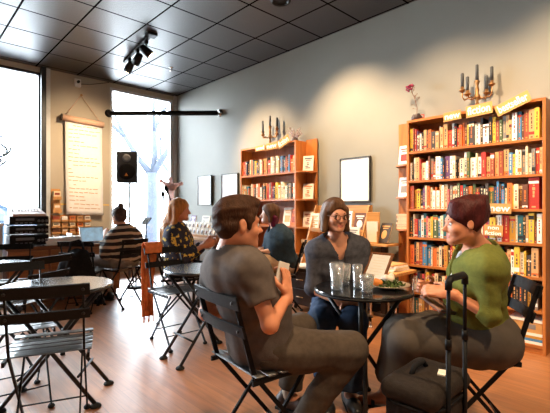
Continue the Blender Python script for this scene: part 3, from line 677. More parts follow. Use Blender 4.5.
def table(c, e, r, h, label, kind=0, top='table_metal'):
    """e: direction of the crossing legs"""
    t = thing('bistro_table', label, 'table', C(*c), facing(D(*e)) + PI / 2, 'round folding tables')
    mb = MB(); mb.lathe([(0.0, h - 0.012), (r - 0.006, h - 0.012), (r, h - 0.006), (r - 0.004, h), (0.0, h)], n=56, smooth=False); mb.build('tabletop', top, t)
    mb = MB(); mb.lathe([(r - 0.012, h - 0.022), (r + 0.001, h - 0.022), (r + 0.002, h - 0.008), (r - 0.012, h - 0.012)], n=56); mb.build('rim', 'table_edge' if kind == 0 else 'black_metal', t)
    f = 0.27; tp = r * 0.78
    def leg(a, b):
        mb = MB(); mb.tube([a, b], 0.0125, n=10); l = mb.build('leg', 'leg_metal', t)
        mb = MB(); mb.lathe([(0.03, 0), (0.034, 0.004), (0.03, 0.014), (0.014, 0.024)], (a[0], a[1], 0), 16); mb.build('glide_foot', 'rubber', l)
    if kind == 0:
        for y in (-0.16, 0.16):
            leg((f, y, 0.015), (-tp, y * 0.9, h - 0.03)); leg((-f, y * 0.86, 0.015), (tp, y * 0.76, h - 0.03))
        for x in (f * 0.62, -f * 0.62):
            mb = MB(); mb.tube([(x, -0.15, 0.185), (x, 0.15, 0.185)], 0.008, n=8); mb.build('stretcher', 'leg_metal', t)
    else:
        for k in range(4):
            a = k * PI / 2; dx, dy = math.cos(a), math.sin(a); o = Vector((-dy, dx, 0)) * 0.012
            leg((dx * 0.25 + o.x, dy * 0.25 + o.y, 0.015), (-dx * 0.225 + o.x, -dy * 0.225 + o.y, h - 0.03))
        mb = MB(); mb.lathe([(0.03, h * 0.5 - 0.03), (0.034, h * 0.5 - 0.02), (0.034, h * 0.5 + 0.02), (0.03, h * 0.5 + 0.03)], n=14); mb.build('collar', 'leg_metal', t)
    return t

TBL = (0.52, 2.36); TBH = 0.735
def tables():
    table((-1.38, 2.54), (0.987, 0.16), 0.325, 0.72, 'large round table with a bluish sheen behind the nearest empty chair')
    table((-2.46, 3.49), (0.9, 0.3), 0.30, 0.72, 'small round bluish table below the stereo by the street window')
    table((-0.60, 3.28), (0.75, 0.66), 0.305, 0.72, 'round grey table beside the chair with the rust cloth')
    table(TBL, (0.977, -0.215), 0.285, TBH, 'round dark table with drinks and salad between the talking people', 1, 'glass_top')
    # pale side table beside the woman in the floral blouse
    c = P(208, 246, 4.75); t = thing('side_table', 'small pale-topped side table beside the floral blouse', 'table', (c.x, c.y, 0), facing(FW))
    h = c.z
    mb = MB(); mb.box((0, 0, h - 0.012), (0.34, 0.34, 0.024), bev=0.005); mb.build('tabletop', 'paper', t)
    for x in (-0.14, 0.14):
        for y in (-0.14, 0.14):
            mb = MB(); mb.box((x, y, (h - 0.024) / 2), (0.03, 0.03, h - 0.024)); mb.build('leg', 'dark_wood', t)
    b_ = thing('wooden_box', 'brown wooden box on the pale side table', 'box', (c.x + RT.x * 0.08, c.y + RT.y * 0.08, h), facing(FW))
    mb = MB()
    for x in (-0.075, 0.075): mb.box((x, 0, 0.06), (0.012, 0.16, 0.12))
    for y in (-0.074, 0.074): mb.box((0, y, 0.06), (0.138, 0.012, 0.12))
    mb.box((0, 0, 0.006), (0.138, 0.136, 0.012)); mb.build('crate', 'desk_light', b_)

# ---------------------------------------------------------------- books
PAL = {
    'cream': (232, 214, 180), 'white': (240, 236, 226), 'tan': (206, 158, 104), 'orange': (214, 110, 46), 'red': (176, 46, 34), 'brick': (150, 66, 42), 'brown': (104, 62, 40),
    'black': (34, 30, 30), 'navy': (40, 52, 84), 'blue': (70, 130, 176), 'teal': (36, 92, 98), 'green': (78, 96, 60), 'yellow': (226, 184, 62), 'mustard': (190, 140, 54),
    'purple': (96, 60, 106), 'grey': (128, 122, 116), 'charcoal': (66, 60, 58), 'pink': (206, 84, 96),
}
WTS = [('cream', 20), ('white', 17), ('tan', 14), ('orange', 8), ('red', 6), ('brick', 6), ('brown', 6), ('black', 9), ('navy', 3), ('blue', 3), ('teal', 3), ('green', 3), ('yellow', 5), ('mustard', 4), ('purple', 2), ('grey', 4), ('charcoal', 4), ('pink', 1)]
DARK = {'red', 'brick', 'brown', 'black', 'navy', 'teal', 'green', 'purple', 'charcoal', 'blue', 'pink', 'grey'}
def book_mats():
    for k, c in PAL.items(): MAT['bk_' + k] = M('book_' + k, rgb(*c), 0.6, 0, 0.06, 40)

def pick(R):
    n = R.uniform(0, sum(w for _, w in WTS))
    for k, w in WTS:
        n -= w
        if n <= 0: return k
    return 'cream'

def book_mesh(R, w, h, d, col):
    """spine at y=0 facing -y, standing on z=0, centred on x"""
    mb = MB(); c = 0.0022
    mb.box((-w / 2 + c / 2, d / 2, h / 2), (c, d, h), 0); mb.box((w / 2 - c / 2, d / 2, h / 2), (c, d, h), 0)
    mb.box((0, 0.0015, h / 2), (w - 2 * c, 0.003, h), 0)
    mb.box((0, d / 2 + 0.001, h / 2), (w - 2 * c, d - 0.01, h - 0.008), 1)
    ink = R.choice(['cream', 'tan', 'mustard', 'tan', 'orange']) if col in DARK else R.choice(['charcoal', 'red', 'navy', 'brown', 'brick', 'charcoal', 'grey', 'orange', 'grey'])
    band = R.choice([None, None, 'black', 'white', 'red', 'cream', 'orange'])
    if band and w > 0.018:
        z = h * R.choice([0.1, 0.2, 0.72, 0.85]); mb.box((0, -0.0003, z), (w - 0.0006, 0.001, h * R.uniform(0.06, 0.16)), 3)
    z = h * R.uniform(0.25, 0.4); top = h * R.uniform(0.7, 0.9)
    while z < top:
        l = R.uniform(0.010, 0.03); mb.box((R.uniform(-.001, .001), -0.0004, z + l / 2), (w * R.uniform(0.16, 0.34), 0.001, l), 2); z += l + R.uniform(0.004, 0.012)
    mb.box((0, -0.0004, h * 0.07), (w * 0.4, 0.001, 0.012), 2)
    return mb, ['bk_' + col, 'pages', 'bk_' + ink, 'bk_' + (band or 'black')]

SIZEW = lambda w, h: ('thick ' if w > 0.04 else 'slim ' if w < 0.022 else '') + ('tall ' if h > 0.228 else 'short ' if h < 0.19 else '')
def row(R, x0, x1, yf, z, hmax, where, group, spans=None, special=(), start=0):
    """fill a shelf with upright books from x0 to x1. spans: x ranges the photo shows"""
    x = x0 + 0.006; n = start
    sp = sorted(special, key=lambda s: s[0]); items = []
    while x < x1 - 0.012:
        w = R.choice([0.016, 0.02, 0.024, 0.028, 0.03, 0.034, 0.04, 0.05]) * R.uniform(0.78, 0.96); h = min(hmax, R.choice([0.178, 0.185, 0.2, 0.21, 0.215, 0.23, 0.235]) * R.uniform(0.97, 1.03)); col = pick(R); gap = R.uniform(0.0008, 0.003)
        if sp and x + w > sp[0][0]:
            _, w, h, col = sp.pop(0)
        if x + w > x1 - 0.006: break
        items.append((x + w / 2, w, h, col)); x += w + gap
    for cx, w, h, col in items:
        n += 1
        d = R.uniform(0.13, 0.165)
        if spans and not any(a <= cx <= b for a, b in spans): continue
        mb, mt = book_mesh(R, w, h, d, col)
        o = mb.build('book', mt); o.location = (cx, yf + 0.012 + R.uniform(0, 0.022), z)
        tag(o, '%s%s book, %s from the window end, %s' % (SIZEW(w, h), col, ordinal(n), where), 'book', group)
    return n

def face_book(name, loc, rz, w, h, th, lean, cover, art, label, group=None, cat='book'):
    """a book shown by its cover: cover faces local -y, leaning back"""
    t = thing(name, label, cat, loc, rz, group)
    rot = Matrix.Rotation(-lean, 3, 'X')
    mb = MB()
    def bx(c, s, mi): mb.box(rot @ Vector(c), s, mi, rot=rot)
    bx((0, -th + 0.001, h / 2), (w, 0.002, h), 0); bx((0, -0.001, h / 2), (w, 0.002, h), 0); bx((-w / 2 + 0.001, -th / 2, h / 2), (0.002, th - 0.004, h), 0)
    o = mb.build('cover', cover, t)
    mb = MB(); bx((0.001, -th / 2, h / 2), (w - 0.006, th - 0.004, h - 0.006), 0); mb.build('page_block', 'pages', t)
    mb = MB(); R = random.Random(int(loc[0] * 1000))
    y = -th - 0.0006
    bx((0, y, h * 0.82), (w * 0.72, 0.001, h * 0.07), 0); bx((0, y, h * 0.71), (w * 0.5, 0.001, h * 0.05), 0)
    k = R.randint(0, 2)
    if k == 0: bx((0, y, h * 0.38), (w * 0.62, 0.001, h * 0.36), 0)
    elif k == 1:
        for q in range(4): bx((R.uniform(-.2, .2) * w, y, h * (0.2 + 0.11 * q)), (w * R.uniform(.2, .5), 0.001, h * 0.06), 0)
    else:
        mb.ball(rot @ Vector((0, y, h * 0.4)), (w * 0.26, 0.0012, h * 0.22), 0, rot=rot)
    mb.build('cover_print', art, o)
    return t

def sign(txt, u0, u1, v0, v1, tilt, label, y=3.805, size=None, col='kraft', group='hand-lettered shelf signs'):
    a = PY(u0, (v0 + v1) / 2, y); b = PY(u1, (v0 + v1) / 2, y); c = (a + b) / 2; dd = c.dot(FW)
    w = b.x - a.x; h = (v1 - v0) / 400 * dd
    t = thing('shelf_sign', label, 'sign', c, 0, group)
    rot = Matrix.Rotation(-tilt, 3, 'Y')
    mb = MB(); mb.box((0, 0, 0), (w, 0.004, h), rot=rot); mb.build('card', col, t)
    lines = txt.split('|'); n = len(lines)
    for i, ln in enumerate(lines):
        if not ln: continue
        me = text_mesh(ln, h / n * (0.95 if n == 1 else 1.0)); me.materials.append(MAT['chalk'])
        xs = [v.co.x for v in me.vertices]; wd = max(xs) - min(xs); k = min(1.25, w * 0.86 / wd)
        R4 = rot.to_4x4() @ Matrix.Translation((0, -0.0035, (n - 1) / 2 * h / n - i * h / n + (0.0))) @ Matrix.Rotation(PI / 2, 4, 'X') @ Matrix.Diagonal((k, 1, 1, 1))
        me.transform(R4)
        o = link(bpy.data.objects.new('lettering', me)); o.parent = t

def bookcase(x0, x1, shelves, label, yf=3.83, yb=4.05, H=2.11):
    t = thing('bookcase', label, 'bookcase', ((x0 + x1) / 2, (yf + yb) / 2, 0))
    hx = (x1 - x0) / 2; d = yb - yf; tk = 0.024
    for s in (-1, 1):
        mb = MB(); mb.box((s * (hx - tk / 2), 0, H / 2), (tk, d, H), bev=0.002); mb.build('side_panel', 'shelf_wood_v', t)
    mb = MB(); mb.box((0, 0, H - tk / 2), (2 * hx - 2 * tk, d, tk)); mb.build('top_panel', 'shelf_wood', t)
    mb = MB(); mb.box((0, d / 2 - 0.005, H / 2), (2 * hx - 2 * tk, 0.01, H - 2 * tk)); mb.build('back_panel', 'shelf_back', t)
    for z in shelves:
        mb = MB(); mb.box((0, -0.006, z - 0.011), (2 * hx - 2 * tk, d - 0.012, 0.022)); mb.build('shelf', 'shelf_wood', t)
    mb = MB(); mb.box((0, -d / 2 + 0.02, shelves[-1] / 2 - 0.012), (2 * hx - 2 * tk, 0.018, shelves[-1] - 0.024)); mb.build('plinth', 'shelf_wood', t)
    return t

def end_shelves(xe, sgn, zs, label, wing, yf=3.83, yb=4.05, H=2.13, panel=True):
    """quarter-round shelves in the corner between a bookcase end (x=xe) and the wall, reaching out by wing in the direction sgn"""
    t = thing('corner_shelf', label, 'shelf', (xe, yb, 0))
    mb = MB(); mb.box((sgn * (wing / 2 + 0.002), -0.01, H / 2), (wing, 0.018, H)); mb.build('back_panel', 'shelf_wood_v', t)
    for z in zs:
        mb = MB(); q = [(sgn * 0.003, -0.02)]; d = yb - yf - 0.02; w = wing * 1.0
        q += [(sgn * (0.003 + w * math.sin(a)), -0.02 - d * math.cos(a)) for a in [PI / 2 * k / 10 for k in range(11)]]
        mb.prism(q, 0.018, xf=lambda p: Vector((p.x, p.y, z - 0.018 + p.z))); mb.build('shelf', 'shelf_wood', t)
    return t

SH1 = [1.785, 1.49, 1.2, 0.915, 0.635, 0.36, 0.075]
SH2 = [1.70, 1.335, 0.97, 0.62, 0.28]
B1 = (-2.06, -0.84); B2 = (-4.80, -3.635)
def bookshelves():
    bookcase(B1[0], B1[1], SH1, 'tall wooden bookcase under the new fiction signs, packed with books')
    bookcase(B2[0], B2[1], SH2, 'wooden bookcase behind the woman in the teal cardigan')
    R = random.Random(5)
    xu = lambda u: PY(u, 200, 3.86).x
    a, b = B1[0] + 0.024, B1[1] - 0.024
    wh = ['top shelf', 'second shelf', 'third shelf', 'fourth shelf', 'fifth shelf', 'sixth shelf']
    sp = {0: [(xu(515), 0.036, 0.24, 'white'), (xu(519), 0.03, 0.245, 'blue'), (xu(526.5), 0.036, 0.245, 'brick'), (xu(531), 0.04, 0.25, 'tan'), (xu(537.5), 0.034, 0.255, 'yellow'), (xu(540.5), 0.02, 0.24, 'black')],
          1: [(xu(446), 0.02, 0.2, 'black'), (xu(500), 0.035, 0.22, 'brick'), (xu(520), 0.03, 0.21, 'cream')],
          2: [(xu(470), 0.03, 0.21, 'orange'), (xu(503), 0.022, 0.22, 'blue'), (xu(510), 0.04, 0.225, 'orange'), (xu(531), 0.075, 0.262, 'red')],
          3: [(xu(412), 0.03, 0.2, 'black'), (xu(433), 0.02, 0.21, 'yellow'), (xu(440), 0.022, 0.21, 'blue'), (xu(520), 0.04, 0.23, 'teal'), (xu(531), 0.04, 0.25, 'yellow'), (xu(538), 0.034, 0.245, 'white')],
          4: [(xu(517), 0.04, 0.24, 'yellow'), (xu(532), 0.05, 0.24, 'tan')],
          5: [(xu(517), 0.03, 0.2, 'black'), (xu(521), 0.03, 0.21, 'charcoal'), (xu(526), 0.03, 0.21, 'black'), (xu(531), 0.03, 0.22, 'black'), (xu(536), 0.02, 0.22, 'grey'), (xu(539.5), 0.034, 0.235, 'pink')]}
    for i in range(6):
        row(R, a, b, 3.83, SH1[i], (2.086 if i == 0 else SH1[i - 1] - 0.022) - SH1[i] - 0.012, wh[i] + ' of the fiction bookcase', 'books on the fiction bookcase', None, sp.get(i, ()))
    row(R, a, xu(448), 3.83, SH1[6], 0.22, 'bottom shelf of the fiction bookcase', 'books on the fiction bookcase')
    # box and papers on the bottom shelf near the green-shirted woman
    z = SH1[6]; x = xu(531)
    c = (x - 0.04, 3.94, z)
    for k, (col, w) in enumerate((('paper', 0.25), ('bk_blue', 0.26), ('bk_mustard', 0.24), ('paper', 0.27))):
        o = MB(); o.box((0, 0, 0.011), (w, 0.18, 0.022)); q = o.build('magazine_stack', [col]); q.location = (c[0] + 0.008 * (k % 2), c[1], z + 0.0225 * k)
        tag(q, ['lowest white magazine bundle in the pile on the bottom shelf', 'blue magazine bundle second up in the bottom shelf pile', 'mustard magazine bundle third up in the bottom shelf pile', 'white magazine bundle just under the cardboard box'][k], 'magazines', 'pile on the bottom shelf')
    t = thing('cardboard_box', 'cream lidded box on the paper pile on the bottom shelf', 'box', (c[0], c[1], z + 0.0905))
    mb = MB(); mb.box((0, 0, 0.045), (0.24, 0.17, 0.09)); mb.build('body', 'kraft', t)
    mb = MB(); mb.box((0, 0, 0.1), (0.25, 0.18, 0.02)); mb.build('lid', 'paper', t)
    mb = MB(); mb.box((0.04, -0.0855, 0.05), (0.07, 0.001, 0.04)); mb.build('sticker', 'bk_grey', t)
    # far bookcase
    R = random.Random(21); a, b = B2[0] + 0.024, B2[1] - 0.024
    xv = lambda u: PY(u, 200, 3.86).x
    row(R, a, b, 3.83, SH2[0], 0.24, 'top shelf of the far bookcase', 'books on the far bookcase')
    row(R, a, b, 3.83, SH2[1], 0.25, 'second shelf of the far bookcase', 'books on the far bookcase')
    row(R, a + 0.62, b, 3.83, SH2[3], 0.25, 'low shelf of the far bookcase', 'books on the far bookcase')
    row(R, a + 0.62, b, 3.83, SH2[4], 0.25, 'lowest shelf of the far bookcase', 'books on the far bookcase')
    for k, (u, w, h, cv, art, lb) in enumerate(((249, 0.17, 0.24, 'paper', 'bk_navy', 'white book shown by its cover beside the purple-haired woman'), (287, 0.16, 0.25, 'paper', 'bk_tan', 'cream book shown by its cover behind the purple hair'), (294, 0.15, 0.23, 'bk_orange', 'bk_brick', 'orange book shown by its cover on the far bookcase'))):
        face_book('display_book', (PY(u, 220, 3.9).x, 3.91, SH2[2]), 0, w, h, 0.02, 0.16, cv, art, lb, 'books shown by their covers')
    # corner shelves
    z2 = [1.70, 1.33, 0.96, 0.62]
    end_shelves(B2[1], 1, z2, 'corner shelf with three face-out books on the end of the far bookcase', 0.19)
    for z, cv, art, lb in ((z2[0], 'paper', 'bk_navy', 'topmost face-out book on the corner shelf'), (z2[1], 'paper', 'bk_orange', 'middle face-out book with orange print on the corner shelf'), (z2[2], 'paper', 'bk_brick', 'lowest white face-out book on the corner shelf')):
        face_book('display_book', (B2[1] + 0.10, 3.965, z), 0.35, 0.145, 0.205, 0.018, 0.14, cv, art, lb, 'books shown by their covers')
    z1 = [1.67, 1.33, 0.99]
    end_shelves(B1[0], -1, z1, 'corner shelf on the window end of the fiction bookcase', 0.2)
    for z, cv, art, lb in ((z1[0], 'paper', 'bk_red', 'upper face-out book on the end of the fiction bookcase'), (z1[1], 'paper_w', 'bk_grey', 'white face-out book on the end of the fiction bookcase')):
        face_book('display_book', (B1[0] - 0.095, 3.965, z), -0.1, 0.135, 0.21, 0.018, 0.14, cv, art, lb, 'books shown by their covers')
    R = random.Random(8)
    for k in range(7):
        col = ['bk_cream', 'bk_red', 'paper', 'bk_tan', 'bk_white', 'bk_orange', 'bk_cream'][k]
        mb = MB(); w, d = 0.15, 0.12; mb.box((0, 0, 0.001), (w, d, 0.002), 0); mb.box((0, 0, 0.021), (w, d, 0.002), 0); mb.box((-w / 2 + 0.001, 0, 0.011), (0.002, d, 0.018), 0); mb.box((0.001, 0, 0.011), (w - 0.006, d - 0.006, 0.018), 1)
        o = mb.build('book', [col, 'pages']); o.location = (B1[0] - 0.09 + R.uniform(-.008, .008), 3.985, z1[2] + 0.0225 * k); o.rotation_euler = (0, 0, R.uniform(-.06, .06))
        tag(o, '%s book lying %s from the bottom in the pile on the corner shelf' % (col.replace('bk_', '').replace('paper', 'white'), ordinal(k + 1)), 'book', 'pile of books on the corner shelf')
    # signs
    sign('new', 443.5, 461, 111.5, 120.5, 0.045, 'hand-lettered card reading new on the top edge of the fiction bookcase')
    sign('fiction', 466, 492.5, 104, 115.5, 0.05, 'hand-lettered card reading fiction below the tall candelabra')
    sign('bestseller', 495, 531, 98, 109.5, 0.36, 'long tilted card sign at the far end of the fiction bookcase top')
    sign('new', 488, 511.5, 203.5, 213.5, -0.03, 'card reading new on the shelf edge above the red hair', y=3.812)
    sign('non|fiction', 484, 503, 225, 236, -0.04, 'lower two-line card on the shelf behind the red hair', y=3.812)
    sign('used', 255.5, 265, 145.5, 151, 0.02, 'small card reading used on top of the far bookcase')
    sign('new', 266, 277.5, 142.5, 149.5, 0.05, 'middle card sign on top of the far bookcase')
    sign('fiction', 277.5, 289.5, 137.5, 146, 0.38, 'tilted card sign on top of the far bookcase')
    p = PY(528.5, 95.5, 3.8); mb = MB(); mb.ball((0, 0, 0), (0.018, 0.012, 0.015)); mb.ball((-0.006, 0, 0.014), 0.01)
    tag(mb.build('red_clip', 'red', origin=p), 'small red clip at the raised tip of the tilted sign', 'clip')
    # candelabra
    def cand(loc, label):
        t = thing('candelabra', label, 'candelabra', loc, 0, 'candelabras on the bookcases'); t.scale = (1.15, 1.15, 1.22)
        mb = MB(); mb.lathe([(0.05, 0), (0.052, 0.008), (0.03, 0.02), (0.012, 0.035), (0.018, 0.06), (0.01, 0.08), (0.022, 0.11), (0.024, 0.125), (0.012, 0.145), (0.018, 0.17), (0.01, 0.2), (0.016, 0.22), (0.022, 0.235), (0.016, 0.245)], n=18); mb.build('stem', 'brass', t)
        for sx, sy, hh in ((-0.105, -0.03, 0.21), (0.105, 0.02, 0.225), (-0.045, -0.08, 0.16), (0.05, 0.07, 0.18)):
            mb = MB(); e = Vector((sx, sy, 0)); L = [Vector((0, 0, 0.13)) + e * 0.1, Vector((0, 0, 0.10)) + e * 0.35, Vector((0, 0, 0.115)) + e * 0.6, Vector((0, 0, 0.105)) + e * 0.85, Vector((0, 0, 0.13)) + e * 1.0, e + Vector((0, 0, hh - 0.04))]
            mb.tube(L, 0.006, n=8); mb.lathe([(0.008, hh - 0.045), (0.026, hh - 0.03), (0.028, hh - 0.024), (0.014, hh - 0.024), (0.014, hh)], e, 14); mb.build('arm', 'brass', t)
            mb = MB(); mb.lathe([(0.0125, hh - 0.01), (0.0125, hh + 0.10), (0.009, hh + 0.106), (0.0, hh + 0.107)], e, 12); mb.build('candle', 'candle', t)
        mb = MB(); mb.lathe([(0.0125, 0.235), (0.0125, 0.36), (0.009, 0.366), (0.0, 0.367)], n=12); mb.build('candle', 'candle', t)
    cand((PY(477, 100, 3.97).x, 3.97, 2.111), 'candelabra with dark candles above the new fiction signs')
    cand((PY(270, 140, 3.96).x, 3.96, 2.111), 'candelabra with dark candles on the far bookcase')
    # pot with dried flower
    x = PY(413, 116, 3.93).x; t = thing('flower_vase', 'small dark pot holding one dried flower stem on the fiction bookcase', 'vase', (-2.0, 3.93, 2.111))
    mb = MB(); mb.lathe([(0.03, 0), (0.05, 0.012), (0.058, 0.035), (0.045, 0.06), (0.032, 0.068), (0.036, 0.074), (0.03, 0.074), (0.026, 0.066)], n=20); p = mb.build('pot', 'pot', t)
    mb = MB(); mb.tube([(0.05, 0, 0.06), (0.078, 0, 0.055), (0.08, 0, 0.03), (0.055, 0, 0.018)], 0.006, n=7); mb.build('handle', 'red', p)
    mb = MB(); st = [Vector((0, 0, 0.05)), Vector((0.005, 0, 0.14)), Vector((-0.025, 0, 0.25)), Vector((-0.075, 0, 0.36))]; mb.tube(st, 0.003, n=6)
    R = random.Random(2)
    for k in range(16):
        f = R.uniform(0.25, 1); i = min(2, int(f * 3)); q = st[i].lerp(st[i + 1], f * 3 - i)
        e = q + Vector((R.uniform(-.045, .045), R.uniform(-.03, .03), R.uniform(0.0, .05))); mb.tube([q, e], 0.0016, n=5); mb.ball(e, 0.006, n=6, m=4)
    mb.build('stem', 'twig', t)
    mb = MB()
    for k in range(22): mb.ball(st[3] + Vector((R.uniform(-.035, .035), R.uniform(-.03, .03), R.uniform(-.02, .03))), R.uniform(0.007, 0.014), n=7, m=5)
    mb.build('flower_head', 'flower', t)
    # coral-like dried bouquet on the far bookcase
    x = PY(295, 138, 3.95).x; t = thing('dried_bouquet', 'spiky pale dried bouquet on the end of the far bookcase', 'bouquet', (x, 3.95, 2.111))
    mb = MB(); mb.lathe([(0.03, 0), (0.045, 0.02), (0.04, 0.05), (0.03, 0.06)], n=16); mb.build('pot', 'pot', t)
    mb = MB()
    for k in range(24):
        a = R.uniform(0, 2 * PI); rr = R.uniform(0.05, 0.15); e = Vector((math.cos(a) * rr, math.sin(a) * rr * 0.5, R.uniform(0.07, 0.2)))
        mb.tube([Vector((0, 0, 0.04)), e * 0.55 + UP * 0.03, e], 0.006, radii=[0.007, 0.009, 0.003], n=6); mb.ball(e, 0.01, n=7, m=5)
    mb.build('sprigs', 'coral', t)

# ---------------------------------------------------------------- the counter by the window and what stands on it
def counter():
    x1, x0, y0, y1, H = -5.70, -6.40, 0.98, 2.34, 0.73
    t = thing('counter_desk', 'long brown wooden counter under the stereo and laptop', 'desk', ((x0 + x1) / 2, (y0 + y1) / 2, 0))
    hx, hy = (x1 - x0) / 2, (y1 - y0) / 2
    mb = MB(); mb.box((0, 0, H - 0.018), (2 * hx + 0.05, 2 * hy + 0.05, 0.036), bev=0.004); mb.build('worktop', 'desk_wood', t)
    mb = MB(); mb.box((0, 0, (H - 0.036) / 2 + 0.03), (2 * hx, 2 * hy, H - 0.096)); mb.box((-0.02, 0, 0.03), (2 * hx - 0.06, 2 * hy - 0.06, 0.06)); mb.build('carcass', 'desk_wood', t)
    for k in range(3):
        yc = -hy + (k + 0.5) * 2 * hy / 3; w = 2 * hy / 3 - 0.03
        dr = MB(); dr.box((hx + 0.008, yc, 0.615), (0.016, w, 0.13), bev=0.003); d = dr.build('drawer', 'desk_light', t)
        mb = MB(); mb.ball((hx + 0.028, yc, 0.615), (0.014, 0.014, 0.014)); mb.build('knob', 'brass', d)
        dr = MB(); dr.box((hx + 0.008, yc, 0.3), (0.016, w, 0.44), bev=0.003); dr.box((hx + 0.018, yc, 0.3), (0.006, w - 0.12, 0.32)); d = dr.build('door', 'desk_light', t)
        mb = MB(); mb.ball((hx + 0.028, yc + w / 2 - 0.05, 0.4), (0.014, 0.014, 0.014)); mb.build('knob', 'brass', d)
    # hi-fi
    xs, ys = -5.93, 1.225; z = H
    for k, (h, lb) in enumerate(((0.145, 'tall black amplifier at the bottom of the stereo stack'), (0.115, 'black stereo deck in the middle of the stack'), (0.12, 'black stereo deck on top of the stack'))):
        t = thing('stereo_unit', lb, 'stereo', (xs, ys, z), PI / 2, 'stereo stack')
        # local -y faces the room (+x)
        mb = MB(); mb.box((0, 0, h / 2 + 0.006), (0.43, 0.34, h - 0.016), bev=0.004); mb.build('case', 'dark_plastic', t)
        mb = MB(); mb.box((0, -0.174, h / 2 + 0.006), (0.42, 0.008, h - 0.03)); f = mb.build('front_panel', 'black_metal', t)
        mb = MB(); mb.box((-0.05, -0.1785, h * 0.66), (0.2, 0.003, h * 0.22)); mb.build('display', 'grey_plastic', t)
        for q in range(3):
            mb = MB(); mb.lathe([(0.016, 0), (0.018, 0.004), (0.015, 0.018), (0.0, 0.018)], (0.1 + q * 0.042, -0.178, h * 0.5), 14, 0, (0, -1, 0)); mb.build('knob', 'grey_plastic', t)
        for q in range(4):
            mb = MB(); mb.box((-0.14 + q * 0.05, -0.18, h * 0.3), (0.03, 0.006, 0.012)); mb.build('button', 'grey_plastic', t)
        mb = MB()
        for fx in (-0.17, 0.17):
            for fy in (-0.13, 0.13): mb.lathe([(0.018, 0), (0.018, 0.008)], (fx, fy, -0.001), 10)
        mb.build('foot', 'rubber', t)
        z += h
    t = thing('audio_mixer', 'pale mixing console with a row of faders on the stereo', 'mixer', (xs, ys, z), PI / 2)
    mb = MB(); mb.prism([(-0.19, 0.0), (0.16, 0.0), (0.16, 0.10), (-0.19, 0.03)], 0.36, xf=lambda p: Vector((p.z - 0.18, p.x, p.y))); mb.build('console', 'pink_white', t)
    for q in range(10):
        mb = MB(); mb.box((-0.155 + q * 0.0345, -0.02, 0.072), (0.014, 0.02, 0.025)); mb.build('fader', 'white_plastic', t)
    # pale crate beside the stereo
    t = thing('storage_bin', 'pale translucent bin at the window side of the stereo', 'bin', (-5.95, 1.04 - 0.12, 0)); t.location = (-5.95, 0.9, 0)
    mb = MB(); mb.box((0, 0, 0.5), (0.3, 0.1, 1.0), bev=0.01); mb.build('body', 'trim_pale', t)
    mb = MB(); mb.box((0, 0, 1.01), (0.32, 0.12, 0.03), bev=0.005); mb.build('lid', 'white_plastic', t)
    # papers
    R = random.Random(9)
    def stack(u, x, w, d, h, label, mat='paper_w', n=5):
        y = PX(u, 240, x).y; t = thing('paper_stack', label, 'papers', (x, y, H), R.uniform(-.2, .2))
        mb = MB()
        for k in range(n): mb.box((R.uniform(-.008, .008), R.uniform(-.012, .012), h * (k + 0.5) / n), (d, w, h / n), 0, rot=Matrix.Rotation(R.uniform(-.08, .08), 3, 'Z'))
        mb.build('sheets', mat, t)
    stack(53, -5.88, 0.24, 0.3, 0.09, 'white paper stack beside the stereo on the counter')
    stack(67, -5.86, 0.16, 0.22, 0.10, 'small white paper stack between stereo and laptop', n=4)
    o = MB(); y = PX(82, 240, -6.05).y
    t = thing('letter_tray', 'white wire tray of papers behind the laptop', 'tray', (-6.05, y, H))
    mb = MB(); mb.box((0, 0, 0.005), (0.24, 0.34, 0.01)); mb.box((0, -0.165, 0.07), (0.24, 0.01, 0.13)); mb.box((0, 0.165, 0.07), (0.24, 0.01, 0.13)); mb.build('tray', 'white_plastic', t)
    mb = MB(); mb.box((0, 0, 0.05), (0.22, 0.3, 0.08)); mb.build('papers', 'paper', t)
    # laptop: screen turned to the room side
    p = P(97, 244, 5.45); p = Vector((p.x, p.y, H)); t = thing('laptop', 'open silver laptop with a pale blue screen on the counter', 'laptop', p, facing(D(0.75, -0.65)))
    # local +y faces the user
    mb = MB(); mb.box((0, 0, 0.008), (0.33, 0.22, 0.016), bev=0.003); b_ = mb.build('base', 'alu', t)
    mb = MB(); mb.box((0, 0.02, 0.0168), (0.28, 0.1, 0.002)); mb.build('keyboard', 'dark_plastic', b_)
    rot = Matrix.Rotation(0.3, 3, 'X')
    mb = MB(); mb.box(Vector((0, -0.11, 0.012)) + rot @ Vector((0, 0, 0.11)), (0.33, 0.008, 0.22), rot=rot); l = mb.build('lid', 'alu', t)
    mb = MB(); mb.box(Vector((0, -0.11, 0.012)) + rot @ Vector((0, 0.0048, 0.112)), (0.305, 0.002, 0.19), rot=rot); mb.build('screen', 'screen', l)
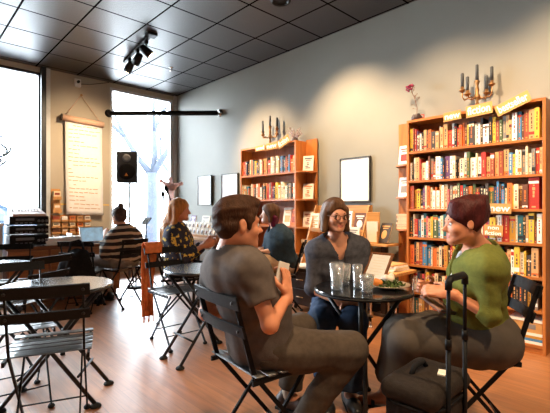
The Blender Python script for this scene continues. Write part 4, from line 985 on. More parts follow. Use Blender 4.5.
    # card racks on the pier
    def rack(u0, u1, rows, label):
        o = PX((u0 + u1) / 2, rows[-1][1], WX + 0.03)
        w = (PX(u1, 200, WX + 0.03) - PX(u0, 200, WX + 0.03)).y
        t = thing('card_rack', label, 'card rack', (WX + 0.002, o.y, o.z), 0, 'card racks on the pier')
        top = PX((u0 + u1) / 2, rows[0][0], WX + 0.03).z - o.z
        mb = MB(); mb.box((0.006, 0, top / 2), (0.012, w, top + 0.02)); mb.build('back_board', 'light_wood', t)
        for v0, v1 in rows:
            z0 = PX((u0 + u1) / 2, v1, WX + 0.03).z - o.z; h = PX((u0 + u1) / 2, v0, WX + 0.03).z - o.z - z0
            mb = MB(); mb.box((0.06, 0, z0 + 0.006), (0.1, w - 0.012, 0.012)); mb.box((0.11, 0, z0 + h * 0.17), (0.008, w - 0.012, h * 0.3))
            for s in (-1, 1): mb.box((0.06, s * (w / 2 - 0.006), z0 + h * 0.17), (0.1, 0.006, h * 0.34))
            mb.build('pocket', 'light_wood', t)
            c = R.choice(['bk_cream', 'bk_tan', 'bk_brick', 'bk_white', 'bk_orange', 'bk_brown'])
            mb = MB(); hh = h * 0.76; mb.box((0.06, 0, z0 + 0.012 + hh / 2), (0.07, w - 0.03, hh)); q = mb.build('card_stack', c, t)
            mb = MB(); mb.box((0.0962, 0, z0 + 0.012 + hh * 0.66), (0.002, (w - 0.03) * 0.7, hh * 0.26)); mb.build('card_print', R.choice(['bk_brown', 'bk_charcoal', 'bk_brick', 'paper']), q)
    rack(51.5, 60.5, [(189.5, 200), (201.5, 213)], 'small wooden card rack above the others beside the paper scroll')
    nm = ['first', 'second', 'third', 'fourth', 'fifth']
    for k, (a, b_) in enumerate(((50.8, 59.6), (60, 67.3), (67.6, 74.8), (75.1, 82.2), (82.5, 90))):
        rack(a, b_, [(215.5, 221.5), (221.7, 227.7), (227.9, 233.9), (234.1, 240)], '%s wooden card rack from the window, below the paper scroll' % nm[k])

# ---------------------------------------------------------------- displays along the book wall
def displays():
    R = random.Random(13)
    x0, x1, y0, y1, H = -6.55, -4.88, 3.5, 4.0, 0.74
    t = thing('display_table', 'long wooden display table against the wall beside the far bookcase', 'table', ((x0 + x1) / 2, (y0 + y1) / 2, 0))
    hx, hy = (x1 - x0) / 2, (y1 - y0) / 2
    mb = MB(); mb.box((0, 0, H - 0.02), (2 * hx, 2 * hy, 0.04), bev=0.004); mb.build('tabletop', 'light_wood', t)
    mb = MB(); mb.box((0, -hy + 0.05, H - 0.09), (2 * hx - 0.1, 0.02, 0.1)); mb.build('apron', 'desk_wood', t)
    for x in (-hx + 0.05, hx - 0.05):
        for y in (-hy + 0.05, hy - 0.05):
            mb = MB(); mb.box((x, y, (H - 0.04) / 2), (0.06, 0.06, H - 0.04)); mb.build('leg', 'desk_wood', t)
    # tiered card rack on it
    t = thing('tiered_card_rack', 'two-tier rack of round-printed cards on the long display table', 'card rack', (-5.75, 3.66, H))
    for k in range(2):
        mb = MB(); mb.box((0, k * 0.13, 0.04 + k * 0.09), (1.3, 0.012, 0.08 + 0.09 * k * 2 if k == 0 else 0.16)); mb.box((0, k * 0.13 - 0.045, 0.008 + k * 0.09), (1.3, 0.09, 0.016)); mb.box((0, k * 0.13 - 0.086, 0.025 + k * 0.09), (1.3, 0.008, 0.034)); mb.build('tier', 'light_wood', t)
    for k in range(2):
        for i in range(11):
            x = -0.58 + i * 0.116; a = Matrix.Rotation(-0.2, 3, 'X')
            mb = MB(); mb.box((x, k * 0.13 - 0.05, 0.02 + k * 0.09 + 0.065), (0.098, 0.008, 0.13), rot=a)
            o = mb.build('greeting_card', 'paper'); o.location = t.location
            tag(o, 'cream card %s from the corner on the %s tier of the card rack' % (ordinal(i + 1), ['front', 'back'][k]), 'card', 'cards in the tiered rack')
            mb = MB(); mb.lathe([(0.0, 0), (0.032, 0), (0.032, 0.002), (0.0, 0.002)], Vector((x, k * 0.13 - 0.05, 0.02 + k * 0.09 + 0.065)) + a @ Vector((0, -0.004, 0)), 18, 0, a @ Vector((0, -1, 0)))
            mb.build('round_print', R.choice(['bk_brown', 'bk_grey', 'bk_tan', 'bk_charcoal']), o)
    for u, w, h, cv, art, lb in ((192, 0.16, 0.2, 'bk_purple', 'bk_white', 'purple-tinged book propped nearest the long-haired woman on the wall table'), (204.5, 0.24, 0.2, 'paper', 'bk_charcoal', 'open photo book with dark pictures propped on the wall table'), (214.5, 0.12, 0.26, 'paper', 'bk_tan', 'narrow white booklet propped beside the photo book'), (221, 0.13, 0.22, 'bk_cream', 'bk_brick', 'cream booklet propped just behind the man\'s head')):
        face_book('display_book', (PY(u, 220, 3.9).x, 3.92, H + 0.145), 0, w, h, 0.02, 0.2, cv, art, lb, 'books propped on the wall table')
    mb = MB(); mb.box((0, 0, 0.0725), (1.56, 0.16, 0.145), bev=0.004); o = mb.build('riser_block', 'light_wood'); o.location = (-5.72, 3.91, H); tag(o, 'wooden riser at the back of the long display table', 'riser')
    # dark low cabinet right of the far bookcase
    x0, x1, y0, y1, H = -3.40, -2.58, 3.46, 4.03, 0.52
    t = thing('low_cabinet', 'low dark wood cabinet on castors beside the far bookcase', 'cabinet', ((x0 + x1) / 2, (y0 + y1) / 2, 0)); hx, hy = (x1 - x0) / 2, (y1 - y0) / 2
    mb = MB(); mb.box((0, 0, H / 2 + 0.03), (2 * hx, 2 * hy, H - 0.08)); mb.build('carcass', 'dark_wood', t)
    mb = MB(); mb.box((0, 0, H - 0.005), (2 * hx + 0.03, 2 * hy + 0.03, 0.022)); mb.build('top_panel', 'paper', t)
    for k in range(2):
        for j in range(2):
            mb = MB(); mb.box((-hx / 2 + k * hx, -hy - 0.008, 0.17 + j * 0.2), (hx - 0.03, 0.016, 0.18), bev=0.004); d = mb.build('drawer', 'dark_wood', t)
            mb = MB(); mb.tube([(-hx / 2 + k * hx - 0.05, -hy - 0.03, 0.17 + j * 0.2), (-hx / 2 + k * hx + 0.05, -hy - 0.03, 0.17 + j * 0.2)], 0.006, n=8); mb.build('handle', 'brass', d)
    for x in (-hx + 0.06, hx - 0.06):
        for y in (-hy + 0.06, hy - 0.06):
            mb = MB(); mb.lathe([(0.022, -0.012), (0.028, -0.008), (0.028, 0.008), (0.022, 0.012)], (x, y, 0.028), 14, 0, (1, 0, 0)); mb.box((x, y, 0.05), (0.02, 0.02, 0.04)); mb.build('castor', 'rubber', t)
    # display stand on the cabinet: sloped tiers of wood
    t = thing('book_stand', 'sloping wooden book stand behind the woman with glasses', 'book stand', (-2.99, 3.83, H + 0.006))
    for k, (yy, zz) in enumerate(((-0.1, 0.26), (0.06, 0.40))):
        mb = MB(); mb.box((0, yy, zz), (0.8, 0.12, 0.018)); mb.box((0, yy - 0.055, zz + 0.02), (0.8, 0.01, 0.035)); mb.build('ledge', 'light_wood', t)
    for x in (-0.4, 0.4):
        mb = MB(); mb.prism([(-0.17, 0), (0.18, 0), (0.18, 0.72), (0.12, 0.72)], 0.018, xf=lambda p: Vector((x + p.z - 0.009, p.x, p.y))); mb.build('side_panel', 'light_wood', t)
    mb = MB(); mb.box((0, 0.16, 0.36), (0.78, 0.016, 0.72)); mb.build('back_panel', 'light_wood', t)
    top = H + 0.006
    L = [(314, 0.15, 0.21, 1, 'paper', 'bk_tan', 'white book propped beside the glasses woman\'s far shoulder'), (327, 0.14, 0.22, 1, 'bk_blue', 'paper', 'blue book half hidden behind the glasses woman'), (346.5, 0.14, 0.24, 1, 'bk_white', 'bk_navy', 'white and navy book propped on the stand'),
         (359.5, 0.15, 0.22, 1, 'bk_brown', 'paper', 'brown-edged framed card propped on the stand'), (353, 0.15, 0.2, 0, 'paper', 'bk_grey', 'pale booklet on the lower ledge behind the glasses woman')]
    for u, w, h, k, cv, art, lb in L:
        yy, zz = ((3.73, 0.27), (3.88, 0.41))[k]
        face_book('display_book', (PY(u, 220, yy).x, yy + 0.005, top + zz), 0, w, h, 0.018, 0.16, cv, art, lb, 'books on the wooden stand')
    # tall wooden holder with a white leaflet
    p = P(372, 243, 4.42); t = thing('leaflet_holder', 'tall orange wooden leaflet holder with a white sheet', 'leaflet holder', (p.x, p.y, p.z), 0.25)
    mb = MB(); mb.box((0, 0.04, 0.17), (0.15, 0.014, 0.34), bev=0.003); mb.box((0, 0.0, 0.006), (0.15, 0.08, 0.012)); mb.box((-0.07, 0.0, 0.07), (0.01, 0.08, 0.12)); mb.box((0.07, 0.0, 0.07), (0.01, 0.08, 0.12)); mb.build('frame', 'light_wood', t)
    mb = MB(); mb.box((0, 0.012, 0.125), (0.125, 0.02, 0.225)); mb.build('leaflet', 'paper', t)
    p2 = P(383, 243, 4.36); face_book('display_book', (p2.x, p2.y, p2.z), -0.1, 0.14, 0.23, 0.02, 0.42, 'bk_charcoal', 'bk_tan', 'dark book with a tan cover figure leaning by the leaflet holder', 'books on the wooden stand')
    # small shelf carrying those two
    z = p.z; t = thing('ledge_shelf', 'orange wooden ledge carrying the leaflet holder', 'shelf', (p.x + 0.06, p.y + 0.06, 0))
    mb = MB(); mb.box((0.0, 0.0, z - 0.013), (0.36, 0.3, 0.022), bev=0.003); mb.build('ledge', 'light_wood', t)
    mb = MB(); mb.box((0, 0.1, (z - 0.024) / 2), (0.06, 0.06, z - 0.024)); mb.build('post', 'dark_wood', t)
    mb = MB(); mb.box((0, 0.1, 0.015), (0.2, 0.14, 0.03), bev=0.004); mb.build('foot', 'dark_wood', t)
    # pale wood side table with papers
    p = P(391, 270, 4.05); t = thing('side_table', 'light wooden side table with papers beside the fiction bookcase', 'table', (p.x, p.y, 0))
    h = p.z
    mb = MB(); mb.box((0, 0.02, h - 0.015), (0.34, 0.4, 0.03), bev=0.004); mb.build('tabletop', 'light_wood', t)
    for x in (-0.14, 0.14):
        for y in (-0.15, 0.19):
            mb = MB(); mb.tube([(x, y, 0.01), (x, y, h - 0.03)], 0.011, n=10); mb.lathe([(0.02, 0), (0.022, 0.01), (0.012, 0.02)], (x, y, 0), 12); mb.build('leg', 'chrome', t)
    for k in range(4):
        mb = MB(); mb.box((0, 0, 0.008), (0.2, 0.26, 0.016)); o = mb.build('magazine', ['paper', 'bk_cream', 'paper_w', 'bk_tan'][k]); o.location = (p.x + R.uniform(-.02, .02), p.y + 0.02, h + 0.0165 * k); o.rotation_euler = (0, 0, R.uniform(-.25, .25))
        tag(o, ['white magazine at the bottom of the pile on the light side table', 'cream magazine second in the side table pile', 'white magazine third in the side table pile', 'tan magazine topping the pile on the light side table'][k], 'magazine', 'magazines on the side table')
# ---------------------------------------------------------------- people: smooth-union distance fields turned into one continuous surface
def v3(p): return (float(p[0]), float(p[1]), float(p[2]))

def cap_fn(a, b, ra, rb, clips=()):
    a = np.array(v3(a)); b = np.array(v3(b)); ab = b - a; L2 = max(float(ab @ ab), 1e-9)
    def fn(x, y, z):
        px, py, pz = x - a[0], y - a[1], z - a[2]
        t = np.clip((px * ab[0] + py * ab[1] + pz * ab[2]) / L2, 0, 1)
        d = np.sqrt((px - t * ab[0]) ** 2 + (py - t * ab[1]) ** 2 + (pz - t * ab[2]) ** 2) - (ra + (rb - ra) * t)
        for q, n in clips:
            d = np.maximum(d, (x - q[0]) * n[0] + (y - q[1]) * n[1] + (z - q[2]) * n[2])
        return d
    r = max(ra, rb)
    return fn, np.minimum(a, b) - r, np.maximum(a, b) + r

def ell_fn(c, ax, r, clips=()):
    c = np.array(v3(c)); A = [np.array(v3(q)) for q in ax]
    def fn(x, y, z):
        px, py, pz = x - c[0], y - c[1], z - c[2]
        k0 = 0; k1 = 0
        for i in range(3):
            q = px * A[i][0] + py * A[i][1] + pz * A[i][2]
            k0 = k0 + (q / r[i]) ** 2; k1 = k1 + (q / r[i] ** 2) ** 2
        k0 = np.sqrt(k0); k1 = np.sqrt(k1) + 1e-9
        d = k0 * (k0 - 1) / k1
        for q, n in clips:
            d = np.maximum(d, (x - q[0]) * n[0] + (y - q[1]) * n[1] + (z - q[2]) * n[2])
        return d
    m = max(r)
    e = sum(np.abs(A[i]) * r[i] for i in range(3))
    return fn, c - e, c + e

AX0 = (Vector((1, 0, 0)), Vector((0, 1, 0)), Vector((0, 0, 1)))

class Field:
    def __init__(s): s.p = []; s.cuts = []; s.folds = []
    def cap(s, a, b, ra, rb, k=0.02, clips=()): s.p.append(cap_fn(a, b, ra, rb, clips) + (k, 1)); return s
    def ell(s, c, ax, r, k=0.02, clips=()): s.p.append(ell_fn(c, ax, r, clips) + (k, 1)); return s
    def ball(s, c, r, k=0.02): return s.ell(c, AX0, (r, r, r), k)
    def sub_ell(s, c, ax, r, k=0.01): s.p.append(ell_fn(c, ax, r) + (k, -1)); return s
    def sub_cap(s, a, b, ra, rb, k=0.01): s.p.append(cap_fn(a, b, ra, rb) + (k, -1)); return s
    def plane(s, q, n): s.cuts.append((v3(q), v3(n))); return s
    def fold(s, amp, freq, d=None, seed=0): s.folds.append((amp, freq, d, seed)); return s
    def mesh(s, name, vox, mat, parent, matfn=None):
        lo = np.min([q[1] for q in s.p if q[4] > 0], axis=0) - 3 * vox; hi = np.max([q[2] for q in s.p if q[4] > 0], axis=0) + 3 * vox
        n = np.ceil((hi - lo) / vox).astype(int) + 1
        g = [(lo[i] + vox * np.arange(n[i])).astype(np.float32) for i in range(3)]
        F = np.full(n, 0.3, np.float32)
        for fn, a, b, k, sg in s.p:
            m = k + 2.5 * vox
            i0 = np.clip(np.floor((a - m - lo) / vox).astype(int), 0, n); i1 = np.clip(np.ceil((b + m - lo) / vox).astype(int) + 1, 0, n)
            if np.any(i1 <= i0): continue
            sl = tuple(slice(i0[i], i1[i]) for i in range(3))
            d = fn(g[0][sl[0]][:, None, None], g[1][sl[1]][None, :, None], g[2][sl[2]][None, None, :]).astype(np.float32)
            f = F[sl]
            if sg > 0:
                h = np.clip(0.5 + 0.5 * (f - d) / k, 0, 1); F[sl] = f * (1 - h) + d * h - k * h * (1 - h)
            else:
                h = np.clip(0.5 - 0.5 * (f + d) / k, 0, 1); F[sl] = f * (1 - h) + (-d) * h + k * h * (1 - h)
        x, y, z = g[0][:, None, None], g[1][None, :, None], g[2][None, None, :]
        for amp, fr, d, seed in s.folds:
            R = np.random.RandomState(seed); tot = 0
            for j in range(5):
                w = R.normal(size=3); w /= np.linalg.norm(w)
                if d is not None:
                    dd = np.array(v3(d)); w = w - dd * (w @ dd) * 0.8
                w = w * fr * R.uniform(0.6, 1.6); tot = tot + np.sin(w[0] * x + w[1] * y + w[2] * z + R.uniform(0, 6.28))
            F = F + (amp * 0.3) * tot.astype(np.float32)
        for q, nn in s.cuts:
            F = np.maximum(F, ((x - q[0]) * nn[0] + (y - q[1]) * nn[1] + (z - q[2]) * nn[2]).astype(np.float32))
        V, Q = nets(F)
        V = lo + V * vox - np.array(v3(parent.matrix_world.translation if False else parent.location))
        me = bpy.data.meshes.new(name)
        me.vertices.add(len(V)); me.vertices.foreach_set('co', V.astype(np.float32).ravel())
        me.loops.add(len(Q) * 4); me.loops.foreach_set('vertex_index', Q.astype(np.int32).ravel())
        me.polygons.add(len(Q)); me.polygons.foreach_set('loop_start', np.arange(0, len(Q) * 4, 4, dtype=np.int32))
        try: me.polygons.foreach_set('loop_total', np.full(len(Q), 4, np.int32))
        except Exception: pass
        for m_ in (mat if isinstance(mat, (list, tuple)) else [mat]): me.materials.append(MAT[m_])
        me.polygons.foreach_set('use_smooth', np.ones(len(Q), bool))
        if matfn is not None:
            cen = V[Q].mean(axis=1) + np.array(v3(parent.location)); me.polygons.foreach_set('material_index', matfn(cen).astype(np.int32))
        me.update(calc_edges=True); me.validate()
        o = link(bpy.data.objects.new(name, me)); o.parent = parent
        return o

def nets(F):
    ins = F < 0
    c = np.zeros(tuple(k - 1 for k in F.shape), np.int8)
    for dx in (0, 1):
        for dy in (0, 1):
            for dz in (0, 1):
                c += ins[dx:F.shape[0] - 1 + dx, dy:F.shape[1] - 1 + dy, dz:F.shape[2] - 1 + dz]
    act = (c > 0) & (c < 8)
    idx = np.full(act.shape, -1, np.int64); I, J, K = np.nonzero(act); idx[I, J, K] = np.arange(len(I))
    acc = np.zeros((len(I), 3)); cnt = np.zeros(len(I))
    for ax in range(3):
        o1, o2 = [q for q in range(3) if q != ax]
        for a in (0, 1):
            for b in (0, 1):
                off = [0, 0, 0]; off[o1] = a; off[o2] = b; f0 = F[I + off[0], J + off[1], K + off[2]]
                off2 = list(off); off2[ax] = 1; f1 = F[I + off2[0], J + off2[1], K + off2[2]]
                m = (f0 < 0) != (f1 < 0); t = np.where(m, f0 / np.where(m, f0 - f1, 1), 0)
                p = np.zeros((len(I), 3)); p[:, ax] = t; p[:, o1] = a; p[:, o2] = b
                acc += p * m[:, None]; cnt += m
    V = np.stack([I, J, K], 1) + acc / cnt[:, None]
    quads = []
    for ax in range(3):
        o1, o2 = (ax + 1) % 3, (ax + 2) % 3
        sl0 = [slice(None)] * 3; sl1 = [slice(None)] * 3; sl0[ax] = slice(0, -1); sl1[ax] = slice(1, None)
        a = ins[tuple(sl0)]; b = ins[tuple(sl1)]; m = a != b
        w = np.array(np.nonzero(m))
        ok = (w[o1] > 0) & (w[o2] > 0) & (w[o1] < F.shape[o1] - 1) & (w[o2] < F.shape[o2] - 1); w = w[:, ok]
        flip = a[tuple(w)]
        def cell(d1, d2):
            q = w.copy(); q[o1] -= d1; q[o2] -= d2; return idx[tuple(q)]
        q = np.stack([cell(1, 1), cell(0, 1), cell(0, 0), cell(1, 0)], 1)
        q[~flip] = q[~flip][:, ::-1]
        quads.append(q)
    Q = np.concatenate(quads); Q = Q[(Q >= 0).all(1)]
    return V, Q

def lerp(a, b, t): return a + (b - a) * t

class Person:
    def __init__(s, label, base, J, b=1.0, s_=1.0, fem=False, vox=0.006, skin='skin', belly=0.0, bust=0.0):
        s.t = thing('person', label, 'person', (base.x, base.y, 0)); s.J = J; s.b = b; s.fem = fem; s.vox = vox; s.skin = skin; s.belly = belly; s.bust = bust; s.hs = s_
        s.r = (J['shr'] - J['shl']).normalized(); s.u = (J['neck'] - J['pel']).normalized()
        s.f = s.u.cross(s.r).normalized(); s.r = s.f.cross(s.u).normalized()
        hf = J['hf'].normalized(); s.hr = hf.cross(J.get('hup', UP)).normalized(); s.hu = s.hr.cross(hf).normalized(); s.hf = hf
        s.hax = (s.hr, s.hf, s.hu); s.tax = (s.r, s.f, s.u)
    def H(s, x, y, z): return s.J['head'] + (s.hr * x + s.hf * y + s.hu * z) * s.hs
    def torso(s, F, off=0.0, k=0.07):
        J, b = s.J, s.b; L = (J['neck'] - J['pel']).length; q = lambda t, f=0.0, r=0.0: J['pel'] + s.u * (L * t) + s.f * f + s.r * r
        F.ell(q(0.02), s.tax, (0.175 * b + off, 0.135 * b + off, 0.13 + off), k)
        F.ell(q(0.34, 0.01 + s.belly * 0.5), s.tax, (0.160 * b + off, (0.115 + s.belly * 0.5) * b + off, 0.15 + off), k)
        F.ell(q(0.68), s.tax, (0.172 * b + off, 0.112 * b + off, 0.16 + off), k)
        F.cap(J['shl'] - UP * 0.01, J['shr'] - UP * 0.01, 0.05 + off, 0.05 + off, 0.08)
        F.ell(q(0.8, -0.005), s.tax, (0.18 * b + off, 0.095 * b + off, 0.10 + off), k)
        F.cap(q(0.86), J['neck'], 0.085 + off, 0.05 + off, 0.06)
        for sd in 'lr': F.cap(J['neck'] - s.u * 0.035, lerp(J['neck'], J['sh' + sd], 0.85) - s.u * 0.012, 0.052 + off, 0.045 + off, 0.07)
        if s.bust:
            for sg in (-1, 1): F.ell(q(0.6, 0.085 * b, sg * 0.08 * b), s.tax, (0.078 + off, 0.06 * s.bust + off, 0.075 + off), 0.05)
    def arm(s, F, side, off=0.0, k=0.022, t1=2.0, b=1.0):
        """t1: how far the shape goes: 1 = elbow, 2 = wrist; clipped flat there"""
        J = s.J; a, e, w = J['sh' + side], J['el' + side], J['wr' + side]
        if t1 >= 1.0:
            F.cap(a, e, 0.05 * b + off, 0.04 * b + off, k)
        else:
            q = lerp(a, e, t1); n = (e - a).normalized(); F.cap(a, lerp(a, e, min(1, t1 + 0.3)), 0.053 * b + off, 0.045 * b + off, k, [(v3(q), v3(n))])
        if t1 >= 2.0: F.cap(e, w, 0.041 * b + off, 0.028 * b + off, k)
        elif t1 > 1.0:
            q = lerp(e, w, t1 - 1); n = (w - e).normalized(); F.cap(e, lerp(e, w, min(1, t1 - 0.7)), 0.041 * b + off, 0.033 * b + off, k, [(v3(q), v3(n))])
    def leg(s, F, side, off=0.0, k=0.04, t1=2.0, b=1.0):
        J = s.J; h, kn, an = J['hip' + side], J['kn' + side], J['an' + side]
        F.cap(h, kn, 0.09 * b + off, 0.062 * b + off, k)
        if t1 >= 2: F.cap(kn, an, 0.06 * b + off, 0.04 * b + off, k)
        else:
            q = lerp(kn, an, t1 - 1); n = (an - kn).normalized(); F.cap(kn, an, 0.06 * b + off, 0.05 * b + off, k, [(v3(q), v3(n))])
    def hand(s, F, w, d, nrm, thumb, curl=0.5, sc=1.0, spread=0.0):
        """w wrist, d along the palm, nrm out of the palm, thumb = side of the thumb"""
        d = d.normalized(); nrm = (nrm - d * nrm.dot(d)).normalized(); th = d.cross(nrm); th = th if th.dot(thumb) > 0 else -th
        F.ell(w + d * 0.05 * sc, (th, d, nrm), (0.038 * sc, 0.052 * sc, 0.016 * sc), 0.012)
        F.cap(w - d * 0.01, w + d * 0.03 * sc, 0.026 * sc, 0.024 * sc, 0.015)
        for i, (o, L) in enumerate(((0.027, 0.072), (0.009, 0.08), (-0.009, 0.074), (-0.026, 0.058))):
            p = w + d * 0.085 * sc + th * o * sc; a = 0.25 * curl; dd = d + th * (o * spread)
            for j, fr in enumerate((0.45, 0.3, 0.25)):
                ang = a; v = (dd * math.cos(ang) + nrm * math.sin(ang)).normalized(); q = p + v * L * fr * sc
                F.cap(p, q, (0.0088 - j * 0.0008) * sc, (0.0082 - j * 0.0008) * sc, 0.006); p = q; a += curl * (0.9 if j == 0 else 0.7)
        p = w + d * 0.025 * sc + th * 0.028 * sc
        v = (d * 0.6 + th * 0.7 + nrm * 0.35 * curl).normalized(); q = p + v * 0.042 * sc; F.cap(p, q, 0.013 * sc, 0.0105 * sc, 0.012)
        v2 = (d * 0.85 + th * 0.15 + nrm * 0.5 * curl).normalized(); F.cap(q, q + v2 * 0.034 * sc, 0.0102 * sc, 0.0085 * sc, 0.006)
    def headprims(s, F, fine=True):
        H, hs, A = s.H, s.hs, s.hax; E = lambda x, y, z, a, b, c, k=0.02: F.ell(H(x, y, z), A, (a * hs, b * hs, c * hs), k * hs)
        E(0, -0.015, 0.03, 0.074, 0.094, 0.088, 0.03)
        E(0, 0.03, -0.03, 0.060, 0.060, 0.082, 0.03)
        jw = 0.9 if s.fem else 1.0
        F.cap(H(-0.045 * jw, 0.0, -0.06), H(-0.018, 0.064, -0.094), 0.02 * hs, 0.016 * hs, 0.03); F.cap(H(0.045 * jw, 0.0, -0.06), H(0.018, 0.064, -0.094), 0.02 * hs, 0.016 * hs, 0.03)
        F.ball(H(0, 0.07, -0.094), 0.019 * hs, 0.02)
        if fine:
            F.cap(H(-0.034, 0.074, 0.016), H(0.034, 0.074, 0.016), 0.013 * hs, 0.013 * hs, 0.015)
            for sg in (-1, 1):
                E(sg * 0.036, 0.058, -0.034, 0.024, 0.024, 0.022, 0.02)
                F.sub_ell(H(sg * 0.031, 0.103, -0.004), A, (0.018 * hs, 0.018 * hs, 0.011 * hs), 0.012)
            nz = 0.82 if s.fem else 1.0; F.cap(H(0, 0.083, 0.004), H(0, 0.097 + 0.01 * nz, -0.034), 0.0075 * hs * nz, 0.0115 * hs * nz, 0.01)
            for sg in (-1, 1): F.ball(H(sg * 0.010 * nz, 0.094, -0.038), 0.0082 * hs * nz, 0.008)
            F.cap(H(-0.019, 0.083, -0.063), H(0.019, 0.083, -0.063), 0.0065 * hs, 0.0065 * hs, 0.006); F.cap(H(-0.015, 0.083, -0.073), H(0.015, 0.083, -0.073), 0.0075 * hs, 0.0075 * hs, 0.006)
        else:
            F.cap(H(0, 0.085, 0.0), H(0, 0.105, -0.034), 0.009 * hs, 0.014 * hs, 0.012)
        for sg in (-1, 1):
            E(sg * 0.076, -0.006, -0.008, 0.009, 0.017, 0.029, 0.008)
            if fine: F.sub_ell(H(sg * 0.088, -0.002, -0.004), A, (0.008 * hs, 0.010 * hs, 0.018 * hs), 0.006)
        F.cap(H(0, -0.02, -0.05), s.J['neck'] + UP * 0.01, (0.05 if s.fem else 0.058) * hs, (0.054 if s.fem else 0.064) * hs, 0.03)
    def body(s, hands, arms=1.0, legs=True):
        F = Field(); J = s.J
        s.torso(F, -0.012)
        for sd in 'lr':
            s.arm(F, sd, -0.004, b=arms)
            if legs: s.leg(F, sd, -0.014)
            if 'toe' + sd in J: F.cap(J['an' + sd] - UP * 0.03, J['an' + sd] - UP * 0.055 + J['toe' + sd] * 0.13, 0.036, 0.026, 0.03)
        s.headprims(F, s.vox < 0.008)
        for h in hands: s.hand(F, *h)
        mf = None; mats_ = [s.skin]
        if s.vox < 0.008:
            mats_ = [s.skin, 'lips']; c = np.array(v3(s.H(0, 0.088, -0.068))); A = [np.array(v3(q)) for q in s.hax]; hs = s.hs
            def mf(cen):
                p = cen - c; x, y, z = p @ A[0], p @ A[1], p @ A[2]
                return ((np.abs(x) < 0.024 * hs) & (np.abs(z) < (0.0125 - 0.25 * np.abs(x)) * hs + 0.0) & (np.abs(y) < 0.02 * hs)).astype(int)
        F.mesh('body', s.vox, mats_, s.t, mf)
        if s.vox < 0.008:
            for sg in (-1, 1):
                mb = MB(); mb.ball(s.H(sg * 0.031, 0.0735, -0.004), 0.0125 * s.hs, 0, 14, 10); i = s.H(sg * 0.031, 0.0835, -0.005); mb.ball(i, 0.0048 * s.hs, 1, 10, 8)
                mb.build('eye', ['eye_w', 'iris'], s.t, s.t.location).location = (0, 0, 0)
    def brows(s, mat):
        for sg in (-1, 1):
            mb = MB(); mb.tube([s.H(sg * 0.014, 0.086, 0.017), s.H(sg * 0.03, 0.086, 0.022), s.H(sg * 0.046, 0.074, 0.017)], 0.0035 * s.hs, radii=[0.003 * s.hs, 0.0042 * s.hs, 0.002 * s.hs], n=7); mb.build('eyebrow', mat, s.t, s.t.location)
    def part(s, mb, name, mat): return mb.build(name, mat, s.t, s.t.location)
    def top(s, name, mat, tl, tr, off=0.014, hem=None, neck=0.075, neckf=0.0, vox=0.007, folds=0.004, arms=1.0, vee=None):
        F = Field(); s.torso(F, off)
        s.arm(F, 'l', off, t1=tl, b=arms); s.arm(F, 'r', off, t1=tr, b=arms)
        if folds: F.fold(folds, 38, None, 3); F.fold(folds * 0.7, 75, None, 5)
        if hem is not None: F.plane(s.J['pel'] + s.u * hem, -s.u)
        F.p.append(ell_fn(s.J['neck'] + s.f * neckf + s.u * 0.045, s.tax, (neck, neck, 0.06)) + (0.004, -1))
        if vee: F.p.append(cap_fn(s.J['neck'] + s.f * 0.06 + s.u * 0.03, s.J['neck'] + s.f * (0.085 + vee[1]) - s.u * vee[0], vee[2], 0.012) + (0.006, -1))
        return F.mesh(name, vox, mat, s.t)
    def bottom(s, name, mat, tl=1.96, tr=1.96, off=0.012, vox=0.008, folds=0.004, b=1.0):
        F = Field(); J = s.J; b0 = s.b
        F.ell(J['pel'] + s.u * 0.0, s.tax, (0.175 * b0 + off, 0.135 * b0 + off, 0.13 + off), 0.06)
        s.leg(F, 'l', off, t1=tl, b=b); s.leg(F, 'r', off, t1=tr, b=b)
        if folds: F.fold(folds, 34, None, 11); F.fold(folds * 0.7, 70, None, 12)
        F.plane(J['pel'] + UP * 0.13, UP)
        return F.mesh(name, vox, mat, s.t)
    def shoe(s, side, mat, name='shoe', low=False):
        J = s.J; a = J['an' + side]; d = J['toe' + side].normalized(); F = Field()
        z0 = a.z - 0.095
        h = Vector((a.x, a.y, z0 + 0.04)) - d * 0.045
        F.cap(h, h + d * 0.02 + UP * (0.0 if low else 0.035), 0.038, 0.036, 0.02); F.cap(h, h + d * 0.15 + UP * -0.002, 0.038, 0.042, 0.02); F.cap(h + d * 0.14, h + d * 0.2 - UP * 0.008, 0.042, 0.032, 0.02)
        F.plane((0, 0, z0), (0, 0, -1))
        o = F.mesh(name, 0.006, mat, s.t)
        mb = MB(); rr = d.cross(UP); pts = []
        for q, w in ((-0.035, 0.03), (0.03, 0.036), (0.12, 0.042), (0.19, 0.034), (0.225, 0.015)): pts.append((q, w))
        poly = [h + d * q + rr * w for q, w in pts] + [h + d * q - rr * w for q, w in reversed(pts)]
        i0 = mb.pts([Vector((p.x, p.y, z0 - 0.012)) for p in poly]); i1 = mb.pts([Vector((p.x, p.y, z0 + 0.004)) for p in poly]); n = len(poly)
        mb.face(i0[::-1]); mb.face(i1)
        for k in range(n): mb.face((i0[k], i0[(k + 1) % n], i1[(k + 1) % n], i1[k]))
        sl = mb.build('sole', 'rubber', o, s.t.location)
        return o
# ---------------------------------------------------------------- the six people
def hair_shell(p, F, grow=0.014, k=0.02, low=-0.07, facecut=(0.0, 0.105, -0.045, 0.085, 0.085, 0.105)):
    hs = p.hs
    F.ell(p.H(0, -0.018, 0.034), p.hax, ((0.076 + grow) * hs, (0.096 + grow) * hs, (0.088 + grow) * hs), k)
    F.ell(p.H(0, -0.05, -0.02), p.hax, ((0.068 + grow * 0.7) * hs, (0.055 + grow) * hs, 0.07 * hs), k)
    x, y, z, a, b, c = facecut
    F.p.append(ell_fn(p.H(x, y, z), p.hax, (a * hs, b * hs, c * hs)) + (0.012, -1))
    F.plane(p.H(0, 0, low), -p.hu)

